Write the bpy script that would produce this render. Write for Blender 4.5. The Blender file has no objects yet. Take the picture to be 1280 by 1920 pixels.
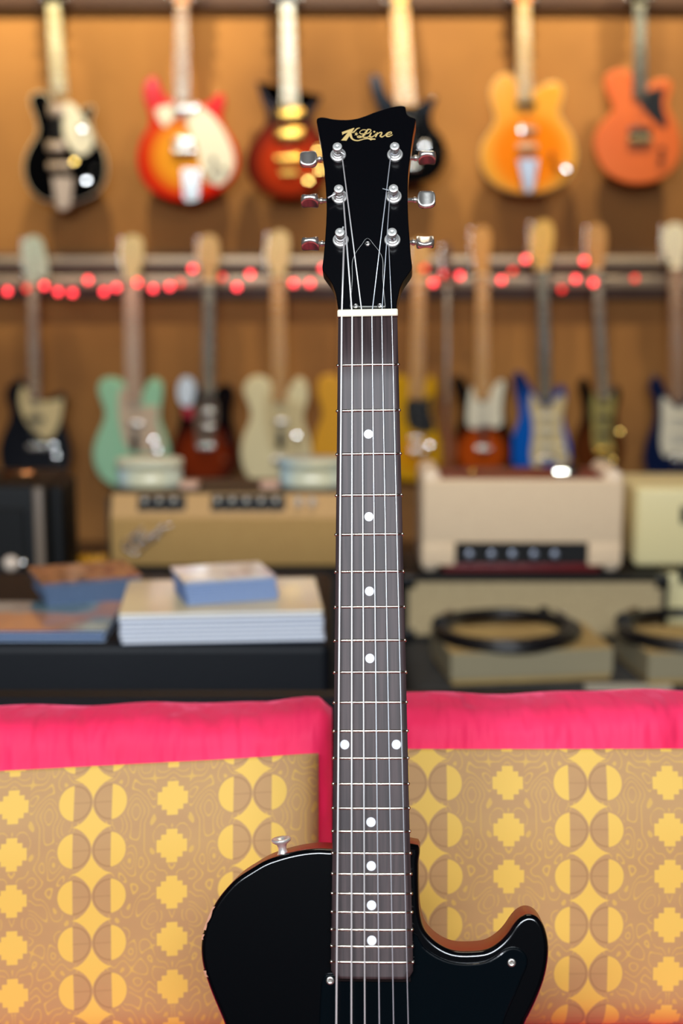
import bpy, bmesh, math, random
from math import sin, cos, tan, pi, radians, sqrt, atan2
from mathutils import Vector, Matrix
random.seed(7)
S = bpy.context.scene
COL = S.collection
EZ = 1.10                 # eye height
PITCH = radians(10)
FPX = 2666.67             # 50 mm lens on a 36 mm tall frame, 1920 px

# ------------------------------------------------------------ camera
cam_d = bpy.data.cameras.new('camera'); cam = bpy.data.objects.new('camera', cam_d); COL.objects.link(cam)
cam.location = (0, 0, EZ); cam.rotation_euler = (pi/2 - PITCH, 0, 0)
cam_d.sensor_fit = 'VERTICAL'; cam_d.sensor_height = 36; cam_d.sensor_width = 24; cam_d.lens = 50
cam_d.clip_start = 0.05
cam_d.dof.use_dof = True; cam_d.dof.focus_distance = 1.035; cam_d.dof.aperture_fstop = 3.9
S.camera = cam
# ------------------------------------------------------------ world, lamps, exposure
def lin(c):
    return tuple(((v/255)/12.92 if v/255 <= .04045 else ((v/255+.055)/1.055)**2.4) for v in c)
W = bpy.data.worlds.new('world'); S.world = W; W.use_nodes = True
W.node_tree.nodes['Background'].inputs[0].default_value = (.62, .78, 1, 1)
W.node_tree.nodes['Background'].inputs[1].default_value = 0.6
def area(name, loc, target, size, power, color, sy=None):
    d = bpy.data.lights.new(name, 'AREA'); d.energy = power; d.color = color; d.size = size
    if sy: d.shape = 'RECTANGLE'; d.size_y = sy
    o = bpy.data.objects.new(name, d); COL.objects.link(o); o.location = loc
    o.rotation_euler = (Vector(target)-Vector(loc)).to_track_quat('-Z', 'Y').to_euler(); return o
def spot(name, loc, target, power, color, ang=70, r=.035, blend=.6):
    d = bpy.data.lights.new(name, 'SPOT'); d.energy = power; d.color = color; d.spot_size = radians(ang)
    d.spot_blend = blend; d.shadow_soft_size = r
    o = bpy.data.objects.new(name, d); COL.objects.link(o); o.location = loc
    o.rotation_euler = (Vector(target)-Vector(loc)).to_track_quat('-Z', 'Y').to_euler(); return o
win = area('window_light', (-.35, -2.72, 3.12), (0, 1.2, .45), 3.6, 83, (.86, .93, 1), .62)
win.data.spread = radians(84)
WARM = (1, .86, .53)
SPOTS = [(-1.62, 4.84), (-.86, 4.82), (-.08, 4.80), (.67, 4.82), (1.42, 4.84)]
for sx, sy in SPOTS:
    spot('ceiling_spot_light', (sx, sy, 3.0), (sx*.99, 5.5, 2.05), 182, WARM, 60, .028, 1.0)
area('fill_light', (.2, 2.7, 2.9), (.1, 3.6, .3), 1.2, 20, (1, .82, .60), .6)  # unseen fill lamp added above the amplifiers
S.view_settings.view_transform = 'Standard'; S.view_settings.look = 'None'
S.view_settings.gamma = 1; S.view_settings.use_curve_mapping = False
S.view_settings.exposure = 0.0

# ------------------------------------------------------------ helpers
def ray(px, py):
    x = (px-640)/FPX; u = (960-py)/FPX
    return Vector((x, cos(PITCH)+u*sin(PITCH), -sin(PITCH)+u*cos(PITCH)))
def at(px, py, Y):
    r = ray(px, py); t = Y/r.y
    return Vector((r.x*t, Y, EZ+r.z*t))
def at_z(px, py, z):
    r = ray(px, py); t = (z-EZ)/r.z
    return Vector((r.x*t, r.y*t, z))

class MB:
    def __init__(s): s.v = []; s.f = []; s.sm = []; s.mi = []; s.uv = {}
    def add(s, vs, fs, smooth=False, mi=0):
        b = len(s.v); s.v += [tuple(v) for v in vs]
        for f in fs: s.f.append(tuple(b+i for i in f)); s.sm.append(smooth); s.mi.append(mi)
        return b
    def box(s, a, b, M=None, mi=0):
        x0, y0, z0 = a; x1, y1, z1 = b
        vs = [Vector(p) for p in ((x0,y0,z0),(x1,y0,z0),(x1,y1,z0),(x0,y1,z0),(x0,y0,z1),(x1,y0,z1),(x1,y1,z1),(x0,y1,z1))]
        if M: vs = [M @ v for v in vs]
        s.add(vs, [(0,3,2,1),(4,5,6,7),(0,1,5,4),(1,2,6,5),(2,3,7,6),(3,0,4,7)], mi=mi)
    def rbox(s, a, b, r=.005, seg=2, M=None, mi=0):
        bm = bmesh.new(); bmesh.ops.create_cube(bm, size=1)
        c = [(a[i]+b[i])/2 for i in range(3)]; d = [b[i]-a[i] for i in range(3)]
        for v in bm.verts: v.co = Vector((c[i]+v.co[i]*d[i] for i in range(3)))
        bmesh.ops.bevel(bm, geom=bm.edges[:], offset=min(r, min(d)*.49), segments=seg, affect='EDGES', profile=.5)
        if M: bm.transform(M)
        s.add([v.co for v in bm.verts], [[v.index for v in f.verts] for f in bm.faces], seg > 1, mi)
        for k, f in enumerate(bm.faces):
            pass
        bm.free()
    def lathe(s, prof, M, n=20, smooth=True, mi=0):   # prof: (radius, height) along local +Z of M
        vs = []
        for r, h in prof:
            for k in range(n):
                a = 2*pi*k/n; vs.append(M @ Vector((r*cos(a), r*sin(a), h)))
        fs = []
        for i in range(len(prof)-1):
            for k in range(n):
                k2 = (k+1) % n; fs.append((i*n+k, i*n+k2, (i+1)*n+k2, (i+1)*n+k))
        s.add(vs, fs, smooth, mi)
        for i, flip in ((0, True), (len(prof)-1, False)):
            if prof[i][0] > 1e-5:
                ring = [vs[i*n+k] for k in range(n)]
                s.add(ring, [tuple(range(n))[::-1] if flip else tuple(range(n))], False, mi)
    def tube(s, pts, r, n=8, closed=False, mi=0, cap=True):
        pts = [Vector(p) for p in pts]; m = len(pts); vs = []
        up = Vector((0, 0, 1)); last = None
        for i, p in enumerate(pts):
            a = pts[(i-1) % m] if (closed or i > 0) else p
            b = pts[(i+1) % m] if (closed or i < m-1) else p
            t = (b-a).normalized()
            if last is None:
                nrm = t.cross(up)
                if nrm.length < .05: nrm = t.cross(Vector((1, 0, 0)))
            else: nrm = last - t*last.dot(t)
            nrm.normalize(); last = nrm; bi = t.cross(nrm)
            rr = r[i] if isinstance(r, (list, tuple)) else r
            for k in range(n):
                an = 2*pi*k/n; vs.append(p + (nrm*cos(an)+bi*sin(an))*rr)
        fs = []
        for i in range(m if closed else m-1):
            j = (i+1) % m
            for k in range(n):
                k2 = (k+1) % n; fs.append((i*n+k, i*n+k2, j*n+k2, j*n+k))
        b = s.add(vs, fs, True, mi)
        if not closed and cap:
            s.add(vs[:n], [tuple(range(n))[::-1]], False, mi); s.add(vs[-n:], [tuple(range(n))], False, mi)
    def prism(s, pts, f, prof, smooth=True, mi=0):
        """pts: closed 2D outline; f(x, z, depth) -> 3D; prof: [(inset, depth)...] front to back, capped both ends"""
        n = len(pts)
        P = [Vector((p[0], p[1])) for p in pts]
        A = sum(P[i].x*P[(i+1) % n].y - P[(i+1) % n].x*P[i].y for i in range(n))
        if A < 0: P = P[::-1]
        N = []
        for i in range(n):
            t = (P[(i+1) % n]-P[i-1]); t.normalize() if t.length > 0 else None
            N.append(Vector((-t.y, t.x)))
        vs = []
        for ins, d in prof:
            for i in range(n):
                q = P[i]+N[i]*ins; vs.append(f(q.x, q.y, d))
        fs = []
        for r_ in range(len(prof)-1):
            for i in range(n):
                j = (i+1) % n; fs.append((r_*n+i, (r_+1)*n+i, (r_+1)*n+j, r_*n+j))
        s.add(vs, fs, smooth, mi)
        s.add(vs[:n], [tuple(range(n))], False, mi)
        s.add(vs[-n:], [tuple(range(n))[::-1]], False, mi)
    def build(s, name, mats, parent=None, org=(0, 0, 0), loc=None, rot=None):
        o3 = Vector(org)
        me = bpy.data.meshes.new(name)
        me.from_pydata([tuple(Vector(v)-o3) for v in s.v], [], s.f)
        if not isinstance(mats, (list, tuple)): mats = [mats]
        for m in mats: me.materials.append(m)
        me.polygons.foreach_set('use_smooth', s.sm); me.polygons.foreach_set('material_index', s.mi)
        bm = bmesh.new(); bm.from_mesh(me)
        bmesh.ops.remove_doubles(bm, verts=bm.verts, dist=1e-6)
        bmesh.ops.recalc_face_normals(bm, faces=bm.faces)
        bm.to_mesh(me); bm.free(); me.update()
        o = bpy.data.objects.new(name, me); COL.objects.link(o)
        if parent: o.parent = parent
        if loc is not None: o.location = loc
        if rot is not None: o.rotation_euler = rot
        return o

def tag(o, label=None, cat=None, group=None, kind=None):
    if label: o['label'] = label
    if cat: o['category'] = cat
    if group: o['group'] = group
    if kind: o['kind'] = kind
    return o
def empty(name, loc, label, cat, group=None, rot=None):
    o = bpy.data.objects.new(name, None); COL.objects.link(o); o.location = loc; o.empty_display_size = .05
    if rot: o.rotation_euler = rot
    return tag(o, label, cat, group)
def spline(pts, n=6, closed=True):
    """centripetal Catmull-Rom through the points (no overshoot on uneven spacing)"""
    out = []; m = len(pts)
    P = [Vector(tuple(p)+(0,)*(4-len(p))) for p in pts]; dim = len(pts[0])
    rng = range(m) if closed else range(m-1)
    def dst(a, b): return max(1e-5, (Vector((a[0]-b[0], a[1]-b[1], a[2]-b[2] if dim == 3 and not RIB[0] else 0))).length**.5)
    for i in rng:
        p1, p2 = P[i], P[(i+1) % m]
        p0 = P[i-1] if (closed or i > 0) else p1+(p1-p2)
        p3 = P[(i+2) % m] if (closed or i+2 < m) else p2+(p2-p1)
        t0 = 0; t1 = dst(p0, p1); t2 = t1+dst(p1, p2); t3 = t2+dst(p2, p3)
        for k in range(n):
            t = t1+(t2-t1)*k/n
            A1 = p0*((t1-t)/(t1-t0))+p1*((t-t0)/(t1-t0)); A2 = p1*((t2-t)/(t2-t1))+p2*((t-t1)/(t2-t1)); A3 = p2*((t3-t)/(t3-t2))+p3*((t-t2)/(t3-t2))
            B1 = A1*((t2-t)/(t2-t0))+A2*((t-t0)/(t2-t0)); B2 = A2*((t3-t)/(t3-t1))+A3*((t-t1)/(t3-t1))
            out.append(tuple((B1*((t2-t)/(t2-t1))+B2*((t-t1)/(t2-t1)))[:dim]))
    if not closed: out.append(tuple(pts[-1]))
    return out
RIB = [False]
def frame_z(p, z, xhint=(1, 0, 0)):
    z = Vector(z).normalized(); x = Vector(xhint); x = x-z*x.dot(z)
    if x.length < 1e-4: x = Vector((0, 1, 0)); x = x-z*x.dot(z)
    x.normalize(); y = z.cross(x)
    M = Matrix((x, y, z)).transposed().to_4x4(); M.translation = Vector(p); return M

# ------------------------------------------------------------ materials
def mat(name, col, rough=.5, metal=0, coat=0, bump=None, var=None, sheen=0, emit=None, spec=.5, trans=0):
    m = bpy.data.materials.new(name); m.use_nodes = True; nt = m.node_tree; b = nt.nodes['Principled BSDF']
    c = lin(col) + (1,)
    b.inputs['Base Color'].default_value = c; b.inputs['Roughness'].default_value = rough
    b.inputs['Metallic'].default_value = metal; b.inputs['Coat Weight'].default_value = coat
    b.inputs['Coat Roughness'].default_value = .04; b.inputs['Specular IOR Level'].default_value = spec
    if trans: b.inputs['Transmission Weight'].default_value = trans
    if sheen: b.inputs['Sheen Weight'].default_value = sheen; b.inputs['Sheen Roughness'].default_value = .4; b.inputs['Sheen Tint'].default_value = tuple(min(1, v*1.3+.1) for v in c[:3])+(1,)
    if emit: b.inputs['Emission Color'].default_value = lin(emit[0])+(1,); b.inputs['Emission Strength'].default_value = emit[1]
    if var:   # (second colour, scale vec, detail)
        tc = nt.nodes.new('ShaderNodeTexCoord'); mp = nt.nodes.new('ShaderNodeMapping'); mp.inputs['Scale'].default_value = var[1]
        nz = nt.nodes.new('ShaderNodeTexNoise'); nz.inputs['Scale'].default_value = 1; nz.inputs['Detail'].default_value = var[2]
        rp = nt.nodes.new('ShaderNodeValToRGB'); rp.color_ramp.elements[0].position = .35; rp.color_ramp.elements[1].position = .65
        rp.color_ramp.elements[0].color = c; rp.color_ramp.elements[1].color = lin(var[0])+(1,)
        nt.links.new(tc.outputs['Object'], mp.inputs[0]); nt.links.new(mp.outputs[0], nz.inputs['Vector'])
        nt.links.new(nz.outputs['Fac'], rp.inputs[0]); nt.links.new(rp.outputs[0], b.inputs['Base Color'])
    if bump:  # (scale, strength, distance)
        tc = nt.nodes.new('ShaderNodeTexCoord'); nz = nt.nodes.new('ShaderNodeTexNoise')
        nz.inputs['Scale'].default_value = bump[0]; nz.inputs['Detail'].default_value = 4
        bp = nt.nodes.new('ShaderNodeBump'); bp.inputs['Strength'].default_value = bump[1]; bp.inputs['Distance'].default_value = bump[2]
        nt.links.new(tc.outputs['Object'], nz.inputs['Vector']); nt.links.new(nz.outputs['Fac'], bp.inputs['Height'])
        nt.links.new(bp.outputs[0], b.inputs['Normal'])
    return m
def burst_mat(name, inner, outer, cz, r0, r1, rough=.08):
    """finish sprayed dark round the rim: inner colour round a point cz below the object origin, outer colour beyond"""
    m = mat(name, inner, rough, coat=.3); nt = m.node_tree; b = nt.nodes['Principled BSDF']
    tc = nt.nodes.new('ShaderNodeTexCoord'); mp = nt.nodes.new('ShaderNodeMapping')
    mp.inputs['Location'].default_value = (0, 0, -cz); ln = nt.nodes.new('ShaderNodeVectorMath'); ln.operation = 'LENGTH'
    mr = nt.nodes.new('ShaderNodeMapRange'); mr.interpolation_type = 'SMOOTHSTEP'
    mr.inputs['From Min'].default_value = r0; mr.inputs['From Max'].default_value = r1
    mx = nt.nodes.new('ShaderNodeMix'); mx.data_type = 'RGBA'
    mx.inputs[6].default_value = lin(inner)+(1,); mx.inputs[7].default_value = lin(outer)+(1,)
    nt.links.new(tc.outputs['Object'], mp.inputs[0]); nt.links.new(mp.outputs[0], ln.inputs[0])
    nt.links.new(ln.outputs['Value'], mr.inputs[0]); nt.links.new(mr.outputs[0], mx.inputs[0]); nt.links.new(mx.outputs[2], b.inputs['Base Color'])
    return m

M = {}
M['chrome'] = mat('chrome', (236, 234, 230), .22, 1)
M['worn_nickel'] = mat('worn_nickel', (222, 218, 210), .27, .92, bump=(900, .1, .0003))
M['nickel'] = mat('tuner_nickel', (238, 236, 230), .36, .72)
M['gold'] = mat('gold', (240, 190, 90), .2, 1)
M['black_satin'] = mat('black_satin', (6, 8, 10), .34, coat=.25, bump=(350, .04, .0002))
M['black_gloss'] = mat('black_gloss', (5, 6, 8), .12, coat=.5)
M['black_tolex'] = mat('black_tolex', (8, 10, 12), .6, bump=(500, .4, .001), spec=.3)
M['black_plastic'] = mat('black_plastic', (9, 10, 12), .35)
M['ply_white'] = mat('ply_white', (205, 205, 200), .4)
M['head_black'] = mat('head_black', (4, 5, 8), .2, coat=.2, bump=(260, .05, .0002))
M['maple_dark'] = mat('maple_dark', (128, 66, 38), .3, coat=.4)
M['side_dark'] = mat('headstock_side_dark', (30, 18, 15), .3, coat=.4)
M['bone'] = mat('bone', (238, 230, 205), .35)
M['pearl'] = mat('pearl', (232, 234, 240), .25, coat=.3)
M['logo_gold'] = mat('logo_gold', (222, 190, 122), .35, .25)
M['fret'] = mat('fret', (214, 208, 192), .25, 1)
M['string_wound'] = mat('string_wound', (240, 240, 238), .42, .5)
M['string_plain'] = mat('string_plain', (232, 238, 244), .35, .55)

# ============================================================ STRUCTURE
M['wall'] = mat('wall_paint', (164, 112, 54), .8, var=((134, 88, 40), (1.2, 1.2, 1.6), 3), bump=(14, .15, .004))
M['wall_dark'] = mat('front_wall_paint', (60, 42, 30), .8)
M['floor'] = mat('floor_boards', (70, 45, 30), .4, var=((50, 32, 22), (2, 12, 2), 4))
M['ceiling'] = mat('ceiling_paint', (84, 76, 68), .8)
def struct(name, a, b, m):
    q = MB(); q.box(a, b); o = q.build(name, m); return tag(o, kind='structure')
WY = 5.58
struct('wall_back', (-3.2, WY, 0), (3.2, WY+.12, 3.65), M['wall'])
struct('wall_left', (-3.32, -2.8, 0), (-3.2, WY+.12, 3.65), M['wall'])
struct('wall_front', (-3.32, -2.95, 0), (3.32, -2.8, 2.46), M['wall_dark'])
struct('wall_front', (-3.32, -2.95, 3.48), (3.32, -2.8, 3.65), M['wall_dark'])
for _a, _b in ((-3.32, -2.2), (1.5, 3.32)): struct('wall_front', (_a, -2.95, 2.46), (_b, -2.8, 3.48), M['wall_dark'])
q = MB()
for _x in (-2.2, -1.0, .25, 1.46): q.box((_x, -2.93, 2.46), (_x+.04, -2.86, 3.48))
for _z in (2.46, 3.44): q.box((-2.2, -2.93, _z), (1.5, -2.86, _z+.04))
tag(q.build('window_1', M['ceiling']), kind='structure')
struct('wall_right', (3.2, -2.8, 0), (3.32, WY+.12, 3.65), M['wall'])
struct('floor', (-3.32, -2.8, -.1), (3.32, WY+.12, 0), M['floor'])
struct('ceiling', (-3.32, -2.95, 3.65), (3.32, WY+.12, 3.75), M['ceiling'])

# ============================================================ MAIN GUITAR
NUT = Vector((.018852, 1.034929, EZ-.039455))
GR = Matrix.Rotation(-.060999, 3, 'Z') @ Matrix.Rotation(-.289868, 3, 'X') @ Matrix.Rotation(-.021812, 3, 'Y')
GRI = GR.inverted()
BASE = Vector((0, .032, -.815))
def g_at(px, py, yoff):
    d = GRI @ ray(px, py); o = GRI @ (Vector((0, 0, EZ))-NUT)
    t = (yoff-o.y)/d.y; p = o+d*t
    return (p.x, p.z)
HT = radians(15)
HO = Vector((0, .0035, .0045)); HH = Vector((0, sin(HT), cos(HT))); HN = Vector((0, -cos(HT), sin(HT)))
def h_at(px, py, n=0):
    d = GRI @ ray(px, py); o = GRI @ (Vector((0, 0, EZ))-NUT)-HO
    t = (n-o.dot(HN))/d.dot(HN); p = o+d*t
    return (p.x, p.dot(HH))
def H(u, w, n): return HO+Vector((u, 0, 0))+HH*w+HN*n
def Lc(x, z, y): return Vector((x, y, z))

G = empty('electric_guitar', NUT+GR @ BASE, 'black single-cutaway electric guitar standing sharp in front of the cushions', 'guitar')
G.rotation_euler = GR.to_euler()
def gp(name, mb, m, parent=None, lab=None):
    o = mb.build(name, m, parent or G, BASE)
    if lab: o['label'] = lab
    return o
SC = .62865
def fd(n): return SC*(1-2**(-n/12))
def hw(s): return .0213+(.028-.0213)*s/fd(22)

BT, BY = .045, .0105      # body thickness and face depth below the fretboard top
bp = [(620.3,1592.5),(600,1591.5),(578.8,1592.8),(552.5,1597),(522,1605),(495.6,1614.7),(469.4,1630),(443,1647.5),(421,1669.4),(401.6,1695.6),(390.6,1719.7),(381.9,1741.6),(377,1763.5),(375.8,1785),(378.6,1809.4),(386,1835.6),(397,1866),(410,1897),(419,1919)]
bpr = [(985,1919),(994,1901),(1007,1873),(1020,1838),(1027,1805),(1028.6,1779),(1026,1757),(1018,1733),(1005,1718.6),(989.7,1715),(975.5,1721),(963.5,1733),(950,1752.5),(935,1768),(913,1781),(882.5,1785),(854,1784),(832,1776.6),(810,1761),(795,1741.6),(787.5,1713),(785,1665),(784.5,1620),(783.5,1585)]
body_out = [g_at(x, y, BY) for x, y in bp]
body_out += [(-.0985,-.513),(-.0965,-.535),(-.0995,-.563),(-.113,-.600),(-.137,-.64),(-.158,-.69),(-.163,-.735),(-.148,-.775),(-.115,-.803),(-.06,-.814),(0,-.816),(.06,-.814),(.115,-.803),(.148,-.775),(.163,-.735),(.158,-.69),(.137,-.64),(.116,-.600),(.103,-.563),(.0985,-.535),(.0990,-.513)]
body_out += [g_at(x, y, BY) for x, y in bpr]
bo = spline(body_out, 4)
mb = MB()
mb.prism(bo, Lc, [(.0035, BY), (.0022, BY+.0003), (.001, BY+.0012), (.0002, BY+.0026), (0, BY+.0042), (0, BY+BT-.005), (.0003, BY+BT-.0028), (.0015, BY+BT-.001), (.0035, BY+BT)])
# body finish: black nitro, worn to bare wood at the rim where the arm rubs
M['body_black'] = mat('body_black', (3, 4, 6), .17, coat=.2, bump=(300, .03, .0002))
M['side_red'] = mat('side_red_reflection', (150, 24, 8), .35, coat=.06, spec=.12)
body = gp('body', mb, [M['body_black'], M['side_red']])
for p_ in body.data.polygons:     # reflected red of the cushions painted into the rim, face black
    c = p_.center+BASE
    if c.y > BY+.0045 and abs(p_.normal.y) < .6: p_.material_index = 1
# chipped edge where the black has worn through
M['bare_wood'] = mat('bare_wood', (196, 140, 112), .6)
mb = MB()
def chip(pts, w0):
    P = [g_at(x, y, BY) for x, y in pts]; n = len(P)
    for i in range(n-1):
        for k in (0,):
            a = P[i]; b = P[i+1]
            ya = w0*(.5+.5*abs(sin(i*2.3+1))); yb = w0*(.5+.5*abs(sin((i+1)*2.3+1)))
            mb.add([Vector((a[0]-.0003, BY+.0009, a[1])), Vector((b[0]-.0003, BY+.0009, b[1])), Vector((b[0]+yb, BY-.00015, b[1])), Vector((a[0]+ya, BY-.00015, a[1])),
                    Vector((a[0]-.0004, BY+.006, a[1])), Vector((b[0]-.0004, BY+.006, b[1]))], [(0,1,2,3), (4,5,1,0)])
chip([(399,1700),(396,1706.5),(393.5,1713),(391,1719),(388.5,1725.5),(386,1731),(383.5,1738),(381.2,1744)], .0017)
chip([(379.6,1752),(378.4,1757),(377.4,1762)], .0016)
chip([(381.2,1820),(383.3,1826),(385.5,1832)], .0022)
gp('edge_wear', mb, M['bare_wood'], lab='bare wood showing through chipped black edge')

# neck
mb = MB(); ns = 26; nk = 14; vs = []
for i in range(ns):
    s = -.002+(.392+.002)*i/(ns-1); w = hw(max(s, 0))-.0003; dpt = .0155+.003*i/(ns-1)
    if s > .352: dpt += (s-.352)*.45
    for k in range(nk+1):
        a = pi*k/nk; vs.append(Vector((-w*cos(a), .0052+dpt*(sin(a)**.85), -s)))
fs = [(i*(nk+1)+k, i*(nk+1)+k+1, (i+1)*(nk+1)+k+1, (i+1)*(nk+1)+k) for i in range(ns-1) for k in range(nk)]
mb.add(vs, fs, True); mb.add(vs[:nk+1], [tuple(range(nk+1))]); mb.add(vs[-nk-1:], [tuple(range(nk+1))])
mb.add([vs[i*(nk+1)] for i in range(ns)]+[vs[i*(nk+1)+nk] for i in range(ns)], [(i, i+1, ns+i+1, ns+i) for i in range(ns-1)])
mb.box((-.0262, .0052, -.466), (.0262, BY+.002, -.388))
M['neck_back'] = mat('neck_back', (22, 14, 14), .2, coat=.6)
gp('neck', mb, M['neck_back'])
# fretboard with a slight radius and eased end corners
M['rosewood'] = mat('rosewood', (44, 32, 33), .52, var=((68, 52, 52), (420, 420, 16), 5), bump=(60, .1, .0004))
nt = M['rosewood'].node_tree
RAD = .305
def crown(x): return RAD-sqrt(RAD*RAD-x*x)
mb = MB(); nx = 12; ss = [0, .05, .1, .15, .2, .25, .3, .35, .4, .45, .458, .4615, .4635]
vs = []
for s in ss:
    w = hw(s)
    if s > .457: w -= (s-.457)**2*110
    for k in range(nx+1):
        x = w*(-1+2*k/nx); vs.append(Vector((x, crown(x), -s)))
    vs.append(Vector((w, .0053, -s))); vs.append(Vector((-w, .0053, -s)))
r_ = nx+3
mb.add(vs, [(i*r_+k, i*r_+k+1, (i+1)*r_+k+1, (i+1)*r_+k) for i in range(len(ss)-1) for k in range(nx)], True)
mb.add(vs, [(i*r_+a, i*r_+b, (i+1)*r_+b, (i+1)*r_+a) for i in range(len(ss)-1) for a, b in ((nx, nx+1), (nx+1, nx+2), (nx+2, 0))])
mb.add(vs, [tuple(range(r_)), tuple((len(ss)-1)*r_+k for k in range(r_))])
gp('fretboard', mb, M['rosewood'])
for n in range(1, 23):
    s = fd(n); w = hw(s)+.0003; mb = MB(); pts = []
    for k in range(11):
        x = w*(-1+2*k/10); pts.append((x, crown(x)+.00015, -s))
    mb.tube(pts, [.0007]+[.00115]*9+[.0007], 8)
    for sg in (-1, 1):
        mb.lathe([(0, -.0013), (.0009, -.0009), (.0012, 0), (.0009, .0009), (0, .0013)], Matrix.Translation((sg*(w-.0004), crown(w)+.0003, -s)), 8)
    gp('fret', mb, M['fret'])
def dot(x, s):
    mb = MB(); mb.lathe([(.0033, -.0004), (.0033, .00012), (.0031, .00022)], frame_z((x, crown(x), -s), (0, -1, 0)), 20, False)
    gp('inlay_dot', mb, M['pearl'])
for n in (3, 5, 7, 9, 15, 17, 19, 21): dot(0, (fd(n-1)+fd(n))/2+.0015)
s12 = (fd(11)+fd(12))/2; dot(-.0180, s12); dot(.0180, s12)
# nut
mb = MB()
pts = [(-.0219, 0), (-.0217, .0014), (-.0205, .0019), (.0205, .0019), (.0217, .0014), (.0219, 0), (.0219, -.004), (-.0219, -.004)]
mb.prism([(x, -y) for x, y in pts], lambda x, z, d: Vector((x, z, d)), [(.0006, 0), (.0001, .0005), (0, .0012), (0, .0042), (.0001, .0048), (.0006, .0053)])
gp('nut', mb, M['bone'])
# headstock
hp = [(634.2,579.2),(633.8,578.6),(631.6,563.8),(628.8,549.7),(622.5,532.8),(615.5,521.6),(608.4,511.7),(604.3,504.7),(606.3,482),(608.8,454),(610.2,435),(611.9,402),(611.9,380),(610.2,347.5),(607.5,318),(604.8,296),(602,274),(599.3,260),(597,249),(594.4,233.8),(593.4,226.5),(594.7,221.8),(599.4,219.7),(608.8,219.7),(621,222.3),(637,224),(652.5,224),(668,222),(683.8,217.3),(699.4,211),(715,205.6),(730.6,201),(746,198),(755.6,197.8),(759.5,200),(762,212.5),(766.6,217),(777,221),(779,224),(778,232),(773.4,257),(768.9,293),(765.4,323.8),(764.3,352),(764.3,387),(765.4,415),(767,438),(769,467),(770.5,485),(772,502),(764.6,514.5),(756,527),(750.5,538.5),(747,552.5),(744,566.6),(742.8,578.6),(742.4,579.2)]
HTK = .0125
mb = MB()
mb.prism(spline([h_at(x, y) for x, y in hp], 3), lambda x, z, d: H(x, z, -d), [(.0006, 0), (0, .0005), (0, .0022), (0, .0023), (0, HTK-.001), (.001, HTK)], smooth=False)
hs = gp('headstock', mb, [M['head_black'], M['maple_dark'], M['side_dark']])
for p_ in hs.data.polygons:
    c = p_.center+BASE
    if (c-HO).dot(HN) < -.00225 and abs(p_.normal.dot(HN)) < .9: p_.material_index = 1 if (c-HO).dot(HH) > .07 else 2
# heel between headstock and neck
mb = MB()
mb.prism([(-.0196, -.004), (-.0196, .004), (.0196, .004), (.0196, -.004)], lambda x, z, d: Vector((x, d, z)), [(0, .0052), (0, .012), (.005, .018), (.012, .021)], smooth=False)
gp('volute', mb, M['neck_back'])

# truss rod cover: black bell with a white ply edge
tp = [(657,577),(656.3,576.5),(656.5,572),(658.5,545),(660,520),(659.5,498),(661,488),(666,477),(672,468),(679,459),(684,451.5),(689,449),(694,451.5),(699,458),(706,466.5),(713,476),(717.5,487),(718.5,498),(718,520),(720,545),(722.2,572),(722.4,576.5),(721.6,577),(700,577.2),(680,577.2)]
T2 = spline([h_at(x, y) for x, y in tp], 3)
mb = MB(); mb.prism(T2, lambda x, z, d: H(x, z, d), [(.0002, .0019), (0, .0012), (0, 0)], smooth=False)
cov = gp('truss_rod_cover', mb, M['ply_white'])
mb = MB(); mb.prism(T2, lambda x, z, d: H(x, z, d), [(.0007, .0023), (.0004, .0021), (.00025, .0016)], smooth=False)
gp('cover_face', mb, M['head_black'], cov)
def screw(name, p, nrm, r, parent, m='chrome'):
    mb = MB(); F = frame_z(p, nrm)
    mb.lathe([(r, 0), (r, .0002), (r*.85, .0006), (r*.45, .0009), (r*.4, .0005), (0, .0004)], F, 14)
    mb.box((-r*.7, -r*.12, .0006), (r*.7, r*.12, .00093), F @ Matrix.Rotation(.6, 4, 'Z'))
    return gp(name, mb, M[m], parent)
for x, y in ((689, 456.5), (666.5, 573.5), (712, 572.8)):
    u, w = h_at(x, y, .0025); screw('screw', H(u, w, .0023), HN, .0021, cov)

# logo: script strokes
LX = lambda zx, zy: h_at(636+zx/12.3077, 236+zy/12.3077)
mb = MB()
def flat(pts, closed_poly=True, h=.00025):
    n = len(pts); P = [LX(*p) for p in pts]
    A = sum(P[i][0]*P[(i+1) % n][1]-P[(i+1) % n][0]*P[i][1] for i in range(n))
    if A < 0: P = P[::-1]
    mb.add([H(x, z, h) for x, z in P], [tuple(range(n))])
def ribbon(pts, wd, h=.00025):
    q = [tuple(p)+(w,) for p, w in zip(pts, wd)]
    RIB[0] = True; q = spline(q, 6, False); RIB[0] = False; L = []; R_ = []
    for i in range(len(q)):
        a = q[max(i-1, 0)]; b = q[min(i+1, len(q)-1)]
        t = Vector((b[0]-a[0], b[1]-a[1])); t.normalize(); nn = Vector((-t.y, t.x))
        L.append(LX(q[i][0]+nn.x*q[i][2]/2, q[i][1]+nn.y*q[i][2]/2)); R_.append(LX(q[i][0]-nn.x*q[i][2]/2, q[i][1]-nn.y*q[i][2]/2))
    n = len(q)
    mb.add([H(x, z, h) for x, z in L]+[H(x, z, h) for x, z in R_], [(i, i+1, n+i+1, n+i) for i in range(n-1)])
flat([(58,150),(110,130),(180,105),(260,78),(338,50),(345,66),(300,132),(255,200),(205,280),(165,345),(42,340),(92,280),(150,212),(196,158),(130,178),(92,196),(72,216)])
ribbon([(472,52),(425,62),(380,95),(345,135),(300,158),(262,160)], [10,22,26,28,24,14])
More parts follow.
